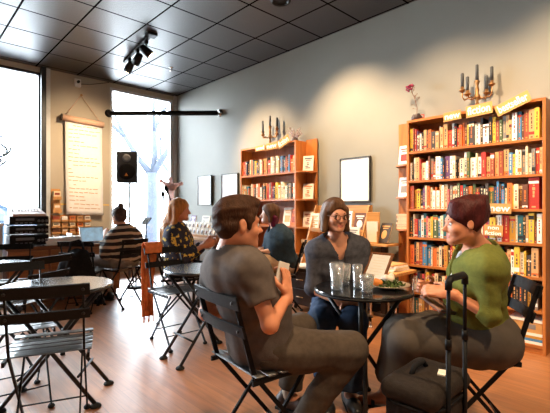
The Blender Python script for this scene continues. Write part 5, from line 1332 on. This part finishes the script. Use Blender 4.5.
def man():
    J = dict(head=P(238.5, 224, 1.80), hf=D(0.9, 0.42), neck=P(231, 253, 1.83), shl=P(218.5, 267, 2.0), shr=P(250, 270, 1.70), pel=C(-0.07, 1.955, 0.55),
             ell=P(206, 313, 2.0), wrl=P(258, 310, 2.16), elr=P(270, 325, 1.66), wrr=P(287, 297, 1.81), hipl=C(-0.05, 2.05, 0.53), hipr=C(0.05, 1.89, 0.53),
             knl=P(301, 328, 2.3), anl=P(289, 392, 2.36), knr=P(350, 349, 1.95), anr=P(301, 424, 1.92), toel=D(0.5, -0.3), toer=D(0.8, 0.5))
    p = Person('man in a grey T-shirt sitting with his back turned, holding up a phone', C(-0.05, 1.98), J, b=1.04, s_=1.0, vox=0.005, skin='skin_warm', belly=0.05)
    hd = (UP * 0.85 + D(0.2, 0.5) * 0.4)
    p.body([(J['wrr'], UP * 0.9 + D(0.0, 1) * 0.25, D(-0.7, 0.4), D(-0.6, -0.7), 0.9, 1.02), (J['wrl'], D(0.85, 0.3) + UP * 0.2, D(0.2, 0.8), UP, 0.6, 1.0)], arms=0.92)
    p.brows('hair_brown')
    p.top('t_shirt', 'tee', 0.66, 0.6, off=0.018, hem=-0.12, neck=0.07, arms=1.0, folds=0.004)
    p.bottom('trousers', 'trousers', 1.9, 2.2, off=0.016, b=1.06)
    p.shoe('l', 'shoe_brown'); p.shoe('r', 'shoe_brown')
    F = Field(); a = J['anl']; F.cap(a + UP * 0.05, a - UP * 0.02, 0.042, 0.04, 0.01); F.mesh('sock', 0.007, 'sock', p.t)
    # short hair: full at the back and crown, clear of ear, temple and neck
    F = Field(); hs = p.hs
    F.ell(p.H(0, -0.016, 0.040), p.hax, (0.083 * hs, 0.106 * hs, 0.094 * hs), 0.02)
    F.ell(p.H(0, 0.045, 0.098), p.hax, (0.05 * hs, 0.055 * hs, 0.026 * hs), 0.04)
    F.ell(p.H(0, -0.052, -0.02), p.hax, (0.066 * hs, 0.05 * hs, 0.05 * hs), 0.04)
    F.p.append(ell_fn(p.H(0, 0.122, -0.042), p.hax, (0.12 * hs, 0.09 * hs, 0.11 * hs)) + (0.012, -1))
    F.p.append(ell_fn(p.H(0, 0.02, -0.115), p.hax, (0.12 * hs, 0.085 * hs, 0.075 * hs)) + (0.015, -1))
    for sg in (-1, 1):
        F.p.append(ell_fn(p.H(sg * 0.085, -0.004, -0.022), p.hax, (0.03 * hs, 0.028 * hs, 0.045 * hs)) + (0.012, -1))
    for sg in (-1, 1): F.cap(p.H(sg * 0.071, 0.03, 0.03), p.H(sg * 0.071, 0.026, -0.022), 0.010 * hs, 0.005 * hs, 0.014)
    F.fold(0.0035, 130, p.hf, 4); F.fold(0.002, 60, None, 5); F.plane(p.H(0, 0, -0.066), -p.hu); F.mesh('hair', 0.0045, 'hair_brown', p.t)
    # phone in his raised hand
    w = J['wrr']; t = thing('smartphone', 'pale-backed phone held upright in the seated man\'s hand', 'phone', w + UP * 0.085 + D(-0.5, 0.5) * 0.035)
    rot = Matrix((D(0.7, 0.7), D(0.7, -0.7), UP)).transposed()
    rot = rot @ Matrix.Rotation(0.3, 3, 'Y')
    mb = MB(); mb.box((0, 0, 0), (0.07, 0.008, 0.14), rot=rot, bev=0.003); mb.build('body', 'white_plastic', t)
    mb = MB(); mb.box(rot @ Vector((0, -0.0045, 0)), (0.062, 0.001, 0.125), rot=rot); mb.build('screen', 'dark_plastic', t)

def green():
    J = dict(head=P(464, 222.5, 1.98), hf=D(-1, 0.1) + UP * -0.06, neck=P(478, 249, 2.02), shl=P(488, 268, 1.87), shr=P(475, 262, 2.20), pel=C(1.09, 2.1, 0.55),
             ell=P(490, 315, 1.86), wrl=P(452, 294, 1.93), elr=P(467, 306, 2.25), wrr=P(436, 290, 2.12), hipl=C(1.09, 2.0, 0.53), hipr=C(1.1, 2.2, 0.53),
             knl=P(408, 340, 2.12), anl=P(396, 406, 2.2), knr=P(402, 333, 2.3), anr=P(383, 393, 2.40), toel=D(-0.95, 0.2), toer=D(-0.95, 0.2))
    p = Person('woman in a green top and dark skirt with piled dark red hair', C(1.06, 2.14), J, b=0.97, s_=0.93, fem=True, vox=0.005, skin='skin_warm', belly=0.05, bust=0.75)
    p.body([(J['wrl'], D(-0.8, 0.35) + UP * 0.12, UP * -0.6 + D(-0.3, 0.6), D(-0.2, 0.9) + UP * 0.5, 0.7, 0.98), (J['wrr'], D(-0.75, -0.2) + UP * 0.25, D(0.1, -0.8), UP, 0.8, 0.98)], arms=0.88)
    p.brows('hair_red')
    p.top('knit_top', 'green_knit', 1.3, 1.3, off=0.014, hem=-0.115, neck=0.085, arms=0.85, folds=0.005, vee=(0.15, 0.05, 0.075))
    # lace inset
    L = (J['neck'] - J['pel']).length
    F = Field(); F.cap(J['neck'] + p.f * 0.055 - p.u * 0.05, J['neck'] + p.f * 0.09 - p.u * 0.15, 0.05, 0.045, 0.02); F.fold(0.004, 120, None, 6); F.mesh('lace_inset', 0.006, 'lace', p.t)
    # long skirt
    F = Field(); z0 = 0.23
    F.ell(J['pel'], p.tax, (0.215, 0.165, 0.14), 0.06)
    for a, k_ in ((J['hipl'], J['knl']), (J['hipr'], J['knr']), ((J['hipl'] + J['hipr']) / 2, (J['knl'] + J['knr']) / 2)): F.cap(a, k_, 0.125, 0.098, 0.05)
    for k_, an in ((J['knl'], J['anl'] + D(1, 0) * 0.05), (J['knr'], J['anr'] + D(1, 0) * 0.03), ((J['knl'] + J['knr']) / 2, (J['anl'] + J['anr']) / 2), (lerp(J['hipl'], J['knl'], 0.62), J['anl'] + D(0.9, -0.2) * 0.2), (lerp(J['hipr'], J['knr'], 0.62), J['anr'] + D(0.9, 0.1) * 0.2)):
        F.cap(k_, an, 0.095, 0.105, 0.05)
    F.fold(0.007, 30, UP, 9); F.fold(0.004, 60, UP, 10); F.plane((0, 0, z0), (0, 0, -1)); F.plane(J['pel'] + UP * 0.12, UP)
    F.mesh('skirt', 0.008, 'skirt', p.t)
    # flat sandals
    for sd in 'lr':
        a, d = J['an' + sd], J['toe' + sd]; z = 0.0; h = Vector((a.x, a.y, 0)) - d * 0.05; rr = d.cross(UP)
        mb = MB(); q = ((-0.03, 0.028), (0.04, 0.034), (0.12, 0.044), (0.18, 0.036), (0.215, 0.014)); poly = [h + d * x + rr * w for x, w in q] + [h + d * x - rr * w for x, w in reversed(q)]
        i0 = mb.pts([v + UP * 0.002 for v in poly]); i1 = mb.pts([v + UP * 0.02 for v in poly]); n = len(poly); mb.face(i0[::-1]); mb.face(i1)
        for k in range(n): mb.face((i0[k], i0[(k + 1) % n], i1[(k + 1) % n], i1[k]))
        o = p.part(mb, 'sandal', 'shoe_black')
        for x, hh in ((0.15, 0.05), (0.1, 0.062)):
            mb = MB(); mb.grid(lambda s, t_: h + d * (x + 0.02 * t_) + rr * (0.043 * math.cos(PI * s)) + UP * (0.016 + hh * math.sin(PI * s)), 10, 2, 0.004); mb.build('strap', 'shoe_black', o, p.t.location)
    # swept-up hair with a bun
    F = Field(); hs = p.hs
    hair_shell(p, F, 0.010, 0.02, -0.07, (0, 0.118, -0.052, 0.088, 0.088, 0.11))
    F.p.append(ell_fn(p.H(0, 0.03, -0.09), p.hax, (0.12 * hs, 0.075 * hs, 0.085 * hs)) + (0.015, -1))
    F.p.append(ell_fn(p.H(0, -0.105, -0.075), p.hax, (0.12 * hs, 0.06 * hs, 0.07 * hs)) + (0.02, -1))
    F.ell(p.H(0, -0.07, 0.08), p.hax, (0.06 * hs, 0.05 * hs, 0.05 * hs), 0.04); F.ell(p.H(0, -0.01, 0.105), p.hax, (0.055 * hs, 0.08 * hs, 0.03 * hs), 0.04); F.cap(p.H(0, -0.08, 0.1), p.H(0, -0.112, 0.125), 0.03 * hs, 0.014 * hs, 0.03)
    F.fold(0.005, 90, (p.hf - p.hu).normalized(), 14); F.mesh('hair', 0.0055, 'hair_red', p.t)
    # patterned pouch on her lap
    c = P(438, 305, 2.0); t = thing('patterned_pouch', 'flat patterned brown pouch held on the green-shirted woman\'s lap', 'pouch', c)
    rot = Matrix((D(0.85, 0.5), D(-0.5, 0.85), UP)).transposed() @ Matrix.Rotation(0.42, 3, 'X') @ Matrix.Rotation(0.25, 3, 'Y')
    MAT['pouch'] = M('pouch_print', rgb(120, 86, 72), 0.7, 0, 0.75, 34)
    mb = MB(); mb.box((0, 0, 0), (0.15, 0.13, 0.014), rot=rot, bev=0.005); mb.build('cover', 'pouch', t)
    mb = MB(); mb.box(rot @ Vector((0, -0.062, 0.002)), (0.14, 0.006, 0.018), rot=rot); mb.build('zip', 'dark_plastic', t)

def glasses_woman():
    J = dict(head=P(335.5, 215.5, 2.62), hf=D(0.28, -0.95) + UP * -0.06, neck=P(337, 239, 2.68), shr=P(316, 250, 2.69), shl=P(359.5, 248, 2.71), pel=C(0.46, 2.86, 0.55),
             elr=P(313, 289, 2.64), wrr=P(337, 301, 2.48), ell=P(368, 288, 2.66), wrl=P(357, 305, 2.5), hipr=C(0.37, 2.8, 0.53), hipl=C(0.54, 2.8, 0.53),
             knr=P(320, 322, 2.44), anr=P(327, 392, 2.42), knl=P(353, 320, 2.42), anl=P(350, 390, 2.44), toer=D(-0.1, -1), toel=D(0.1, -1))
    p = Person('woman with glasses in a slate V-neck T-shirt and jeans behind the drinks table', C(0.46, 2.84), J, b=0.98, s_=0.9, fem=True, vox=0.005, skin='skin', belly=0.05, bust=1.1)
    p.body([(J['wrr'], D(0.75, -0.3) + UP * -0.2, UP * 0.5 + D(0, 0.5), UP, 0.6, 1.0), (J['wrl'], D(-0.8, -0.3) + UP * -0.1, UP * -0.4 + D(0, -0.5), UP, 0.6, 0.95)], arms=0.9)
    p.brows('hair_mid')
    p.top('v_neck_top', 'jersey', 1.08, 1.08, off=0.013, hem=-0.08, neck=0.088, arms=0.92, vee=(0.12, 0.05, 0.06))
    p.bottom('jeans', 'jeans', 1.97, 1.97, off=0.014, b=1.08)
    p.shoe('l', 'shoe_black'); p.shoe('r', 'shoe_black')
    F = Field(); hs = p.hs
    hair_shell(p, F, 0.011, 0.02, -0.12, (0.008, 0.125, -0.05, 0.082, 0.108, 0.12))
    for sg in (-1, 1):
        F.cap(p.H(sg * 0.08, 0.012, 0.04), p.H(sg * 0.09, 0.015, -0.105), 0.014 * hs, 0.018 * hs, 0.03); F.cap(p.H(sg * 0.07, -0.03, 0.0), p.H(sg * 0.076, -0.025, -0.125), 0.036 * hs, 0.028 * hs, 0.03)
    F.cap(p.H(0.03, 0.06, 0.098), p.H(-0.058, 0.062, 0.045), 0.013 * hs, 0.008 * hs, 0.02); F.cap(p.H(0.03, 0.06, 0.098), p.H(0.066, 0.05, 0.04), 0.013 * hs, 0.008 * hs, 0.02); F.cap(p.H(0, -0.07, 0), p.H(0, -0.075, -0.1), 0.06 * hs, 0.05 * hs, 0.03)
    F.fold(0.005, 70, UP, 24); F.fold(0.003, 150, UP, 25); F.mesh('hair', 0.006, 'hair_mid', p.t)
    mb = MB()
    for sg in (-1, 1):
        c = p.H(sg * 0.033, 0.104, -0.006)
        ring = [c + (p.hr * math.cos(a) * 0.025 + p.hu * math.sin(a) * 0.018) * hs for a in [2 * PI * k / 18 for k in range(19)]]
        mb.tube(ring, 0.0016, n=6, caps=False); mb.tube([p.H(sg * 0.058, 0.102, 0.0), p.H(sg * 0.08, 0.06, 0.004), p.H(sg * 0.084, 0.0, 0.0)], 0.0016, n=6)
    mb.tube([p.H(-0.009, 0.106, 0), p.H(0, 0.109, 0.004), p.H(0.009, 0.106, 0)], 0.0022, n=6)
    g = p.part(mb, 'spectacles', 'frame_brown')
    mb = MB()
    for sg in (-1, 1):
        c = p.H(sg * 0.033, 0.104, -0.006); mb.lathe([(0.0, 0), (0.021 * hs, 0), (0.021 * hs, 0.001), (0.0, 0.001)], c, 16, 0, p.hf)
    mb.build('lenses', 'pane', g, p.t.location)

def cardigan_woman():
    J = dict(head=P(269.5, 214, 4.58), hf=D(-0.95, -0.2) + UP * 0.05, neck=P(277, 229, 4.6), shl=P(286, 240, 4.45), shr=P(272, 237, 4.77), pel=C(0.11, 4.61, 0.56),
             ell=P(290, 260, 4.45), wrl=P(269, 251, 4.5), elr=P(265, 256, 4.77), wrr=P(263, 249, 4.63), hipl=C(0.10, 4.52, 0.56), hipr=C(0.10, 4.69, 0.54),
             knl=P(249, 256, 4.48), anl=P(262, 281, 4.38), knr=P(252, 264, 4.66), anr=P(258, 310, 4.66), toel=D(-0.8, -0.5), toer=D(-1, 0))
    p = Person('woman in a teal cardigan with purple-tipped hair sitting before the far bookcase', C(0.09, 4.6), J, b=1.08, s_=0.95, fem=True, vox=0.008, skin='skin_pale', belly=0.03, bust=1.0)
    p.body([(J['wrl'], D(-0.9, 0.1), UP * -0.7, D(0, 1), 0.6, 0.95), (J['wrr'], D(-0.6, -0.5), UP * -0.7, D(-1, 0), 0.6, 0.95)])
    p.top('cardigan', 'cardigan', 1.85, 1.85, off=0.018, hem=-0.1, neck=0.075, vox=0.009, arms=1.2, vee=(0.2, 0.03, 0.05))
    F = Field(); F.cap(J['neck'] + p.f * 0.05 - p.u * 0.05, J['neck'] + p.f * 0.1 - p.u * 0.3, 0.06, 0.07, 0.02); F.mesh('blouse', 0.009, 'ink_dark', p.t)
    p.bottom('trousers', 'beige', 1.97, 1.97, off=0.014, vox=0.009, b=1.05)
    p.shoe('l', 'beige'); p.shoe('r', 'shoe_brown')
    hs = p.hs; F = Field(); hair_shell(p, F, 0.016, 0.02, -0.1, (0, 0.115, -0.055, 0.08, 0.085, 0.108))
    for sg in (-1, 1): F.cap(p.H(sg * 0.072, 0.0, 0.03), p.H(sg * 0.074, 0.0, -0.08), 0.028 * hs, 0.026 * hs, 0.03)
    F.fold(0.004, 100, UP, 31); F.mesh('hair', 0.008, 'hair_mid', p.t)
    F = Field()
    F.cap(p.H(0, -0.075, -0.03), p.H(0, -0.075, -0.13), 0.05 * hs, 0.045 * hs, 0.03)
    for sg in (-1, 1): F.cap(p.H(sg * 0.06, -0.045, -0.04), p.H(sg * 0.06, -0.04, -0.13), 0.04 * hs, 0.03 * hs, 0.03)
    F.fold(0.004, 100, UP, 32); F.mesh('dyed_hair', 0.008, 'hair_purple', p.t)

def blond_woman():
    J = dict(head=P(180.5, 210, 4.33), hf=D(0.98, -0.1), neck=P(176.5, 227, 4.36), shr=P(173, 236, 4.2), shl=P(182, 234, 4.53), pel=C(-1.05, 4.35, 0.56),
             elr=P(181, 259, 4.2), wrr=P(203, 246, 4.32), ell=P(190, 256, 4.55), wrl=P(206, 242, 4.5), hipr=C(-1.04, 4.26, 0.54), hipl=C(-1.04, 4.44, 0.54),
             knr=C(-0.62, 4.27, 0.53), anr=C(-0.64, 4.25, 0.10), knl=C(-0.62, 4.45, 0.53), anl=C(-0.6, 4.47, 0.10), toer=D(1, 0), toel=D(1, 0))
    p = Person('long-haired woman in a dark blouse with yellow flowers', C(-1.03, 4.35), J, b=1.0, s_=0.98, fem=True, vox=0.008, skin='skin_warm', bust=0.9)
    p.body([(J['wrr'], D(0.9, 0.3) + UP * 0.2, UP * 0.2 + D(0, 0.8), UP, 0.6, 0.95), (J['wrl'], D(0.9, -0.2) + UP * 0.2, D(0, -1), UP, 0.6, 0.95)])
    p.top('floral_blouse', 'floral', 1.7, 1.7, off=0.02, hem=-0.13, neck=0.07, vox=0.009, arms=1.25)
    p.bottom('trousers', 'black_cloth', 1.97, 1.97, off=0.014, vox=0.009)
    p.shoe('l', 'shoe_black'); p.shoe('r', 'shoe_black')
    hs = p.hs; F = Field(); hair_shell(p, F, 0.016, 0.02, -0.12, (0, 0.118, -0.06, 0.082, 0.085, 0.108))
    b = J['pel'] + p.u * 0.2 - p.f * 0.16
    F.cap(p.H(0, -0.06, 0.02), J['neck'] - p.f * 0.09 - p.u * 0.05, 0.075 * hs, 0.085, 0.05); F.cap(J['neck'] - p.f * 0.09 - p.u * 0.05, b, 0.085, 0.05, 0.05)
    for sg in (-1, 1): F.cap(p.H(sg * 0.072, -0.01, 0.0), J['neck'] + p.r * (sg * 0.1) - p.f * 0.05 - p.u * 0.14, 0.035 * hs, 0.03, 0.04)
    F.fold(0.006, 90, UP, 41); F.cuts.clear(); F.mesh('hair', 0.008, 'hair_blond', p.t)

def striped_person():
    J = dict(head=P(118.5, 216, 4.98), hf=D(-0.88, 0.42) + UP * -0.1, neck=P(124, 229, 5.02), shl=P(112.5, 239, 4.87), shr=P(136, 237, 5.18), pel=C(-1.9, 5.03, 0.56),
             ell=P(106, 254, 4.9), wrl=P(105.5, 236, 4.95), elr=P(138, 256, 5.2), wrr=P(112, 247, 5.22), hipl=C(-1.95, 4.95, 0.54), hipr=C(-1.86, 5.1, 0.54),
             knl=C(-2.31, 5.12, 0.53), anl=C(-2.24, 5.08, 0.10), knr=C(-2.24, 5.3, 0.53), anr=C(-2.2, 5.28, 0.10), toel=D(-0.88, 0.42), toer=D(-0.88, 0.42))
    p = Person('person in a striped sweater with a small bun, working at the laptop', C(-1.92, 5.0), J, b=1.0, s_=0.93, fem=True, vox=0.008, skin='skin_pale')
    p.body([(J['wrl'], UP * 1.0 + D(-0.1, 0.2), D(0.2, 1), D(1, 0), 0.8, 0.95), (J['wrr'], D(-0.9, 0.3), UP * -1, D(-0.3, -0.8), 0.5, 0.95)])
    p.top('striped_sweater', 'stripes', 1.75, 1.8, off=0.02, hem=-0.12, neck=0.065, vox=0.009, arms=1.3)
    p.bottom('trousers', 'grey_trousers', 1.97, 1.97, off=0.014, vox=0.009, b=1.05)
    p.shoe('l', 'shoe_black'); p.shoe('r', 'shoe_black')
    hs = p.hs; F = Field(); hair_shell(p, F, 0.013, 0.02, -0.08, (0, 0.12, -0.05, 0.085, 0.085, 0.105))
    F.ball(p.H(0, -0.055, 0.135), 0.036 * hs, 0.02); F.fold(0.004, 100, p.hf, 51); F.mesh('hair', 0.008, 'hair_dark', p.t)

# ---------------------------------------------------------------- things on and by the tables
def tumbler(u, v, z, h, r, label, fill=0.0, mat='tumbler'):
    c = P(u, v, z); t = thing('drinking_glass', label, 'glass', (c.x, c.y, TBH + 0.001), 0, 'glasses on the dark round table')
    mb = MB(); mb.lathe([(r * 0.74, 0.0), (r * 0.78, 0.01), (r, h), (r - 0.003, h), (r * 0.74 - 0.002, 0.016), (0.0, 0.014)], n=28); mb.build('glass', mat, t)
    if fill:
        mb = MB(); mb.lathe([(r * 0.71, 0.017), (r * (0.71 + 0.22 * fill), h * fill), (0.0, h * fill)], n=24); mb.build('drink', mat if fill < 1 else 'amber', t)

def on_table():
    tumbler(337, 285, 2.30, 0.155, 0.042, 'tall water glass nearest the woman with glasses', 0.7)
    tumbler(345, 280, 2.46, 0.125, 0.036, 'second water glass standing just behind the tall one', 0.6)
    tumbler(357.5, 287, 2.34, 0.14, 0.03, 'clear glass in the middle of the dark table', 0.4)
    tumbler(367, 292, 2.22, 0.10, 0.04, 'short glass at the near edge beside the salad plate', 0.35)
    c = P(388, 284, 2.36); t = thing('salad_plate', 'round plate of green salad with white crumbled cheese', 'plate of food', (c.x, c.y, TBH + 0.001))
    mb = MB(); mb.lathe([(0.06, 0), (0.07, 0.004), (0.125, 0.02), (0.127, 0.024), (0.07, 0.010), (0.0, 0.008)], n=40); mb.build('plate', 'plate', t)
    R = random.Random(6); mb = MB()
    for k in range(150):
        a = R.uniform(0, 2 * PI); r = 0.085 * math.sqrt(R.random()); z = 0.014 + 0.035 * (1 - (r / 0.09) ** 2) * R.uniform(0.5, 1.1)
        d = Vector((R.uniform(-1, 1), R.uniform(-1, 1), R.uniform(-0.3, 0.8))).normalized(); s = d.cross(Vector((R.uniform(-1, 1), R.uniform(-1, 1), 1))).normalized(); L = R.uniform(0.015, 0.032); p0 = Vector((math.cos(a) * r + 0.008, math.sin(a) * r, z))
        mb.grid(lambda q, w: p0 + d * (L * (q - .5)) + s * ((w - .5) * 0.018 * math.sin(PI * (0.12 + 0.8 * q))) + UP * (0.006 * math.sin(3 * q + k)), 3, 2, 0.0012)
    o = mb.build('salad_leaves', 'green_leaf', t); o['kind'] = 'stuff'
    F = Field(); b0 = Vector((c.x, c.y, TBH + 0.055)); 
    for k in range(9): F.ball(b0 + Vector((R.uniform(-.04, .03), R.uniform(-.03, .03), R.uniform(0, .02))), R.uniform(0.012, 0.02), 0.01)
    F.mesh('crumbled_cheese', 0.004, 'feta', t)
    F = Field(); q = P(376, 282, 2.33); q.z = TBH + 0.04
    F.ball(q, 0.022, 0.01); F.ball(q + Vector((0.02, 0.01, -0.003)), 0.018, 0.01); F.mesh('orange_wedge', 0.004, 'amber', t)
    # menu easel
    c = P(372.5, 274, 2.56); c = P(374, 281, 2.55)
    t = thing('menu_easel', 'brown-framed white menu card leaning at the back of the dark table', 'menu', (c.x, c.y, TBH + 0.001), facing(D(-0.75, -0.7)))
    rot = Matrix.Rotation(0.62, 3, 'X')
    mb = MB()
    def bx(cc, sz, m_=mb): m_.box(rot @ Vector(cc) + Vector((0, 0.02, 0.005)), sz, rot=rot)
    for x in (-0.075, 0.075): bx((x, 0, 0.105), (0.014, 0.012, 0.21))
    for z in (0.007, 0.203): bx((0, 0, z), (0.136, 0.012, 0.014))
    bx((0, -0.004, 0.105), (0.14, 0.004, 0.19)); mb.build('frame', 'desk_wood', t)
    mb = MB(); bx((0, 0.0008, 0.105), (0.132, 0.003, 0.18), mb); mb.build('card', 'paper_w', t)
    mb = MB()
    for k in range(7): bx((0.0, 0.0026, 0.05 + k * 0.02), (0.09 if k % 3 else 0.06, 0.001, 0.0025), mb)
    mb.build('menu_print', 'paper', t)
    mb = MB(); mb.bar(rot @ Vector((0, -0.008, 0.16)) + Vector((0, 0.02, 0)), (0, -0.14, 0.004), 0.03, 0.006, Vector((1, 0, 0))); mb.build('strut', 'desk_wood', t)

def suitcase():
    w = D(0.7, 0.7); th = D(-0.7, 0.7)
    t = thing('rolling_bag', 'black soft rolling bag with its pull handle raised', 'suitcase', C(0.635, 1.685), facing(th))
    # local x = -w or w ; local +y = th (away from the handle)
    F = Field(); tx = t.location
    def q(x, y, z): return Vector((x, y, z)) + tx
    # build upright in local axes: temporary field around the location without rotation
    F.ell(q(0, 0, 0.27), AX0, (0.185, 0.125, 0.30), 0.01)
    F2 = Field()
    def rbox(cx, cy, cz, hx, hy, hz, r):
        def fn(x, y, z):
            dx = np.maximum(np.abs(x - (tx.x + cx)) - hx + r, 0); dy = np.maximum(np.abs(y - (tx.y + cy)) - hy + r, 0); dz = np.maximum(np.abs(z - (tx.z + cz)) - hz + r, 0)
            return np.sqrt(dx * dx + dy * dy + dz * dz) - r
        return fn, np.array([tx.x + cx - hx, tx.y + cy - hy, tx.z + cz - hz]), np.array([tx.x + cx + hx, tx.y + cy + hy, tx.z + cz + hz])
    F2.p.append(rbox(0, 0, 0.26, 0.18, 0.12, 0.225, 0.10) + (0.02, 1)); F2.p.append(rbox(0, 0.1, 0.2, 0.14, 0.05, 0.12, 0.04) + (0.02, 1)); F2.fold(0.005, 22, None, 3); F2.fold(0.003, 50, None, 4)
    F2.mesh('body', 0.007, 'bag_cloth', t)
    F3 = Field(); F3.p.append(rbox(0, 0.0, 0.47, 0.185, 0.125, 0.045, 0.045) + (0.02, 1)); F3.fold(0.003, 40, None, 5); F3.mesh('lid', 0.006, 'bag_cloth', t)
    mb = MB()
    ring = [Vector((0.182 * math.copysign(abs(math.cos(a)) ** 0.6, math.cos(a)), 0.122 * math.copysign(abs(math.sin(a)) ** 0.6, math.sin(a)), 0.43)) for a in [2 * PI * k / 40 for k in range(41)]]
    mb.tube(ring, 0.006, n=6, caps=False); mb.build('piping', 'black_cloth', t)
    mb = MB(); mb.tube([(-0.07, 0.03, 0.51), (-0.04, 0.03, 0.54), (0.04, 0.03, 0.54), (0.07, 0.03, 0.51)], 0.011, n=8); mb.build('carry_handle', 'black_cloth', t)
    mb = MB(); mb.box((0.02, -0.06, 0.522), (0.06, 0.03, 0.006), rot=Matrix.Rotation(0.3, 3, 'Z')); mb.build('luggage_tag', 'paper', t)
    mb = MB(); mb.box((-0.1, 0.152, 0.3), (0.012, 0.006, 0.03)); mb.build('zip_pull', 'chrome', t)
    h = MB()
    for x in (-0.085, 0.085):
        mb = MB(); mb.tube([(x, -0.128, 0.06), (x, -0.128, 0.68)], 0.0095, n=10); mb.tube([(x, -0.128, 0.66), (x, -0.128, 0.70)], 0.0125, n=10); mb.tube([(x, -0.128, 0.70), (x, -0.128, 0.905)], 0.0075, n=10); mb.build('handle_tube', 'black_metal', t)
    mb = MB(); mb.tube([(-0.085, -0.128, 0.89), (-0.085, -0.128, 0.918), (-0.065, -0.128, 0.93), (0.065, -0.128, 0.93), (0.085, -0.128, 0.918), (0.085, -0.128, 0.89)], 0.014, n=10); mb.build('grip', 'black_metal', t)
    for x in (-0.14, 0.14):
        mb = MB(); mb.lathe([(0.02, -0.014), (0.036, -0.012), (0.038, 0), (0.036, 0.012), (0.02, 0.014)], (x, -0.105, 0.038), 18, 0, (1, 0, 0)); mb.build('wheel', 'rubber', t)

def chair_cloths():
    # rust cloth bunched over the back of one chair
    ch = CHAIRS['scarf']; rz = ch.rotation_euler.z; Mx = Matrix.Translation(ch.location) @ Matrix.Rotation(rz, 4, 'Z')
    t = thing('rust_scarf', 'rust orange cloth draped over the chair back beside the round grey table', 'scarf', ch.location, rz)
    # local: back at y=-0.27, top .80
    def sheet(a, b):
        x = 0.215 - 0.165 * a
        x += 0.014 * math.sin(b * 5)
        s = b * 0.84
        if s < 0.68: z = 0.19 + s; y = -0.325 + 0.02 * (s / 0.68)
        elif s < 0.76: f = (s - 0.68) / 0.08; z = 0.87 + 0.02 * math.sin(PI * f); y = -0.305 + 0.075 * f
        else: z = 0.87 - (s - 0.76); y = -0.228
        y += 0.012 * math.sin(a * 16 + b * 3) * (0.4 + 0.6 * min(1, abs(0.87 - z) * 3)); x = 0.14 + (x - 0.14) * (1.0 - 0.3 * min(1, max(0, 0.87 - z) * 2))
        return (x, y, z)
    mb = MB(); mb.grid(sheet, 22, 46, 0.006); mb.build('cloth', 'rust', t)
    mb = MB()
    for k in range(14):
        a = k / 13; p = Vector(sheet(a, 0.0)); mb.tube([p, p + Vector((0.004 * math.sin(k), 0.003, -0.06))], 0.003, n=5)
    mb.build('fringe', 'rust', t)
    # black bag
    ch = CHAIRS['bag']; t = thing('shoulder_bag', 'black slouchy bag hung over a chair back by the counter', 'bag', ch.location, ch.rotation_euler.z)
    o = Vector(ch.location); F = Field(); rot = Matrix.Rotation(ch.rotation_euler.z, 3, 'Z'); ax = tuple(rot @ Vector(a) for a in AX0)
    q = lambda x, y, z: o + rot @ Vector((x, y, z))
    F.ell(q(0.03, -0.35, 0.56), ax, (0.19, 0.07, 0.16), 0.05); F.ell(q(0.04, -0.36, 0.48), ax, (0.2, 0.08, 0.11), 0.05); F.ell(q(0.03, -0.33, 0.68), ax, (0.12, 0.05, 0.08), 0.05)
    F.fold(0.012, 22, None, 2); F.fold(0.006, 45, None, 3)
    tt = bpy.data.objects.new('tmp', None); tt.location = o
    m_ = F.mesh('bag_body', 0.009, 'black_cloth', tt); m_.parent = t; m_.data.transform(rot.inverted().to_4x4()); bpy.data.objects.remove(tt)
    mb = MB(); mb.tube([(-0.06, -0.345, 0.66), (-0.03, -0.315, 0.83), (0.03, -0.26, 0.845), (0.09, -0.31, 0.82), (0.12, -0.345, 0.66)], 0.014, n=8); mb.build('strap', 'black_cloth', t)

# ---------------------------------------------------------------- light and camera
def lights():
    w = bpy.data.worlds.new('daylight'); SC.world = w; w.use_nodes = True
    bg = w.node_tree.nodes['Background']; bg.inputs['Color'].default_value = (0.82, 0.92, 1.0, 1); bg.inputs['Strength'].default_value = 15.0
    for y0, y1 in ((-2.4, 1.70), (2.77, 4.02)):
        l = bpy.data.lights.new('portal', 'AREA'); l.shape = 'RECTANGLE'; l.size = 3.1; l.size_y = y1 - y0; l.cycles.is_portal = True
        o = link(bpy.data.objects.new('window_portal', l)); o.location = (WX - 0.2, (y0 + y1) / 2, 1.8); o.rotation_euler = (0, -PI / 2, 0)

def camera():
    cd = bpy.data.cameras.new('camera'); cam = link(bpy.data.objects.new('camera', cd)); SC.camera = cam
    cd.sensor_width = 36; cd.sensor_fit = 'HORIZONTAL'; cd.lens = FOC / 550 * 36; cd.shift_y = 2.5 / 550; cd.clip_start = 0.05
    cam.location = (0, 0, CAM_H); cam.rotation_euler = (PI / 2, 0, math.atan2(-FW.x, FW.y))
    vs = SC.view_settings; vs.view_transform = 'Standard'; vs.look = 'None'; vs.gamma = 1.0; vs.use_curve_mapping = False; vs.exposure = 1.15
    SC.display_settings.display_device = 'sRGB'
    SC.cycles.use_denoising = True; SC.cycles.max_bounces = 8; SC.cycles.diffuse_bounces = 5; SC.cycles.transparent_max_bounces = 16; SC.cycles.sample_clamp_indirect = 6.0; SC.cycles.caustics_reflective = False; SC.cycles.caustics_refractive = False

mats(); book_mats(); room_mats()
build_room(); fittings()
chairs(); tables(); bookshelves(); counter(); displays()
man(); green(); glasses_woman(); cardigan_woman(); blond_woman(); striped_person()
on_table(); suitcase(); chair_cloths()
lights(); camera()
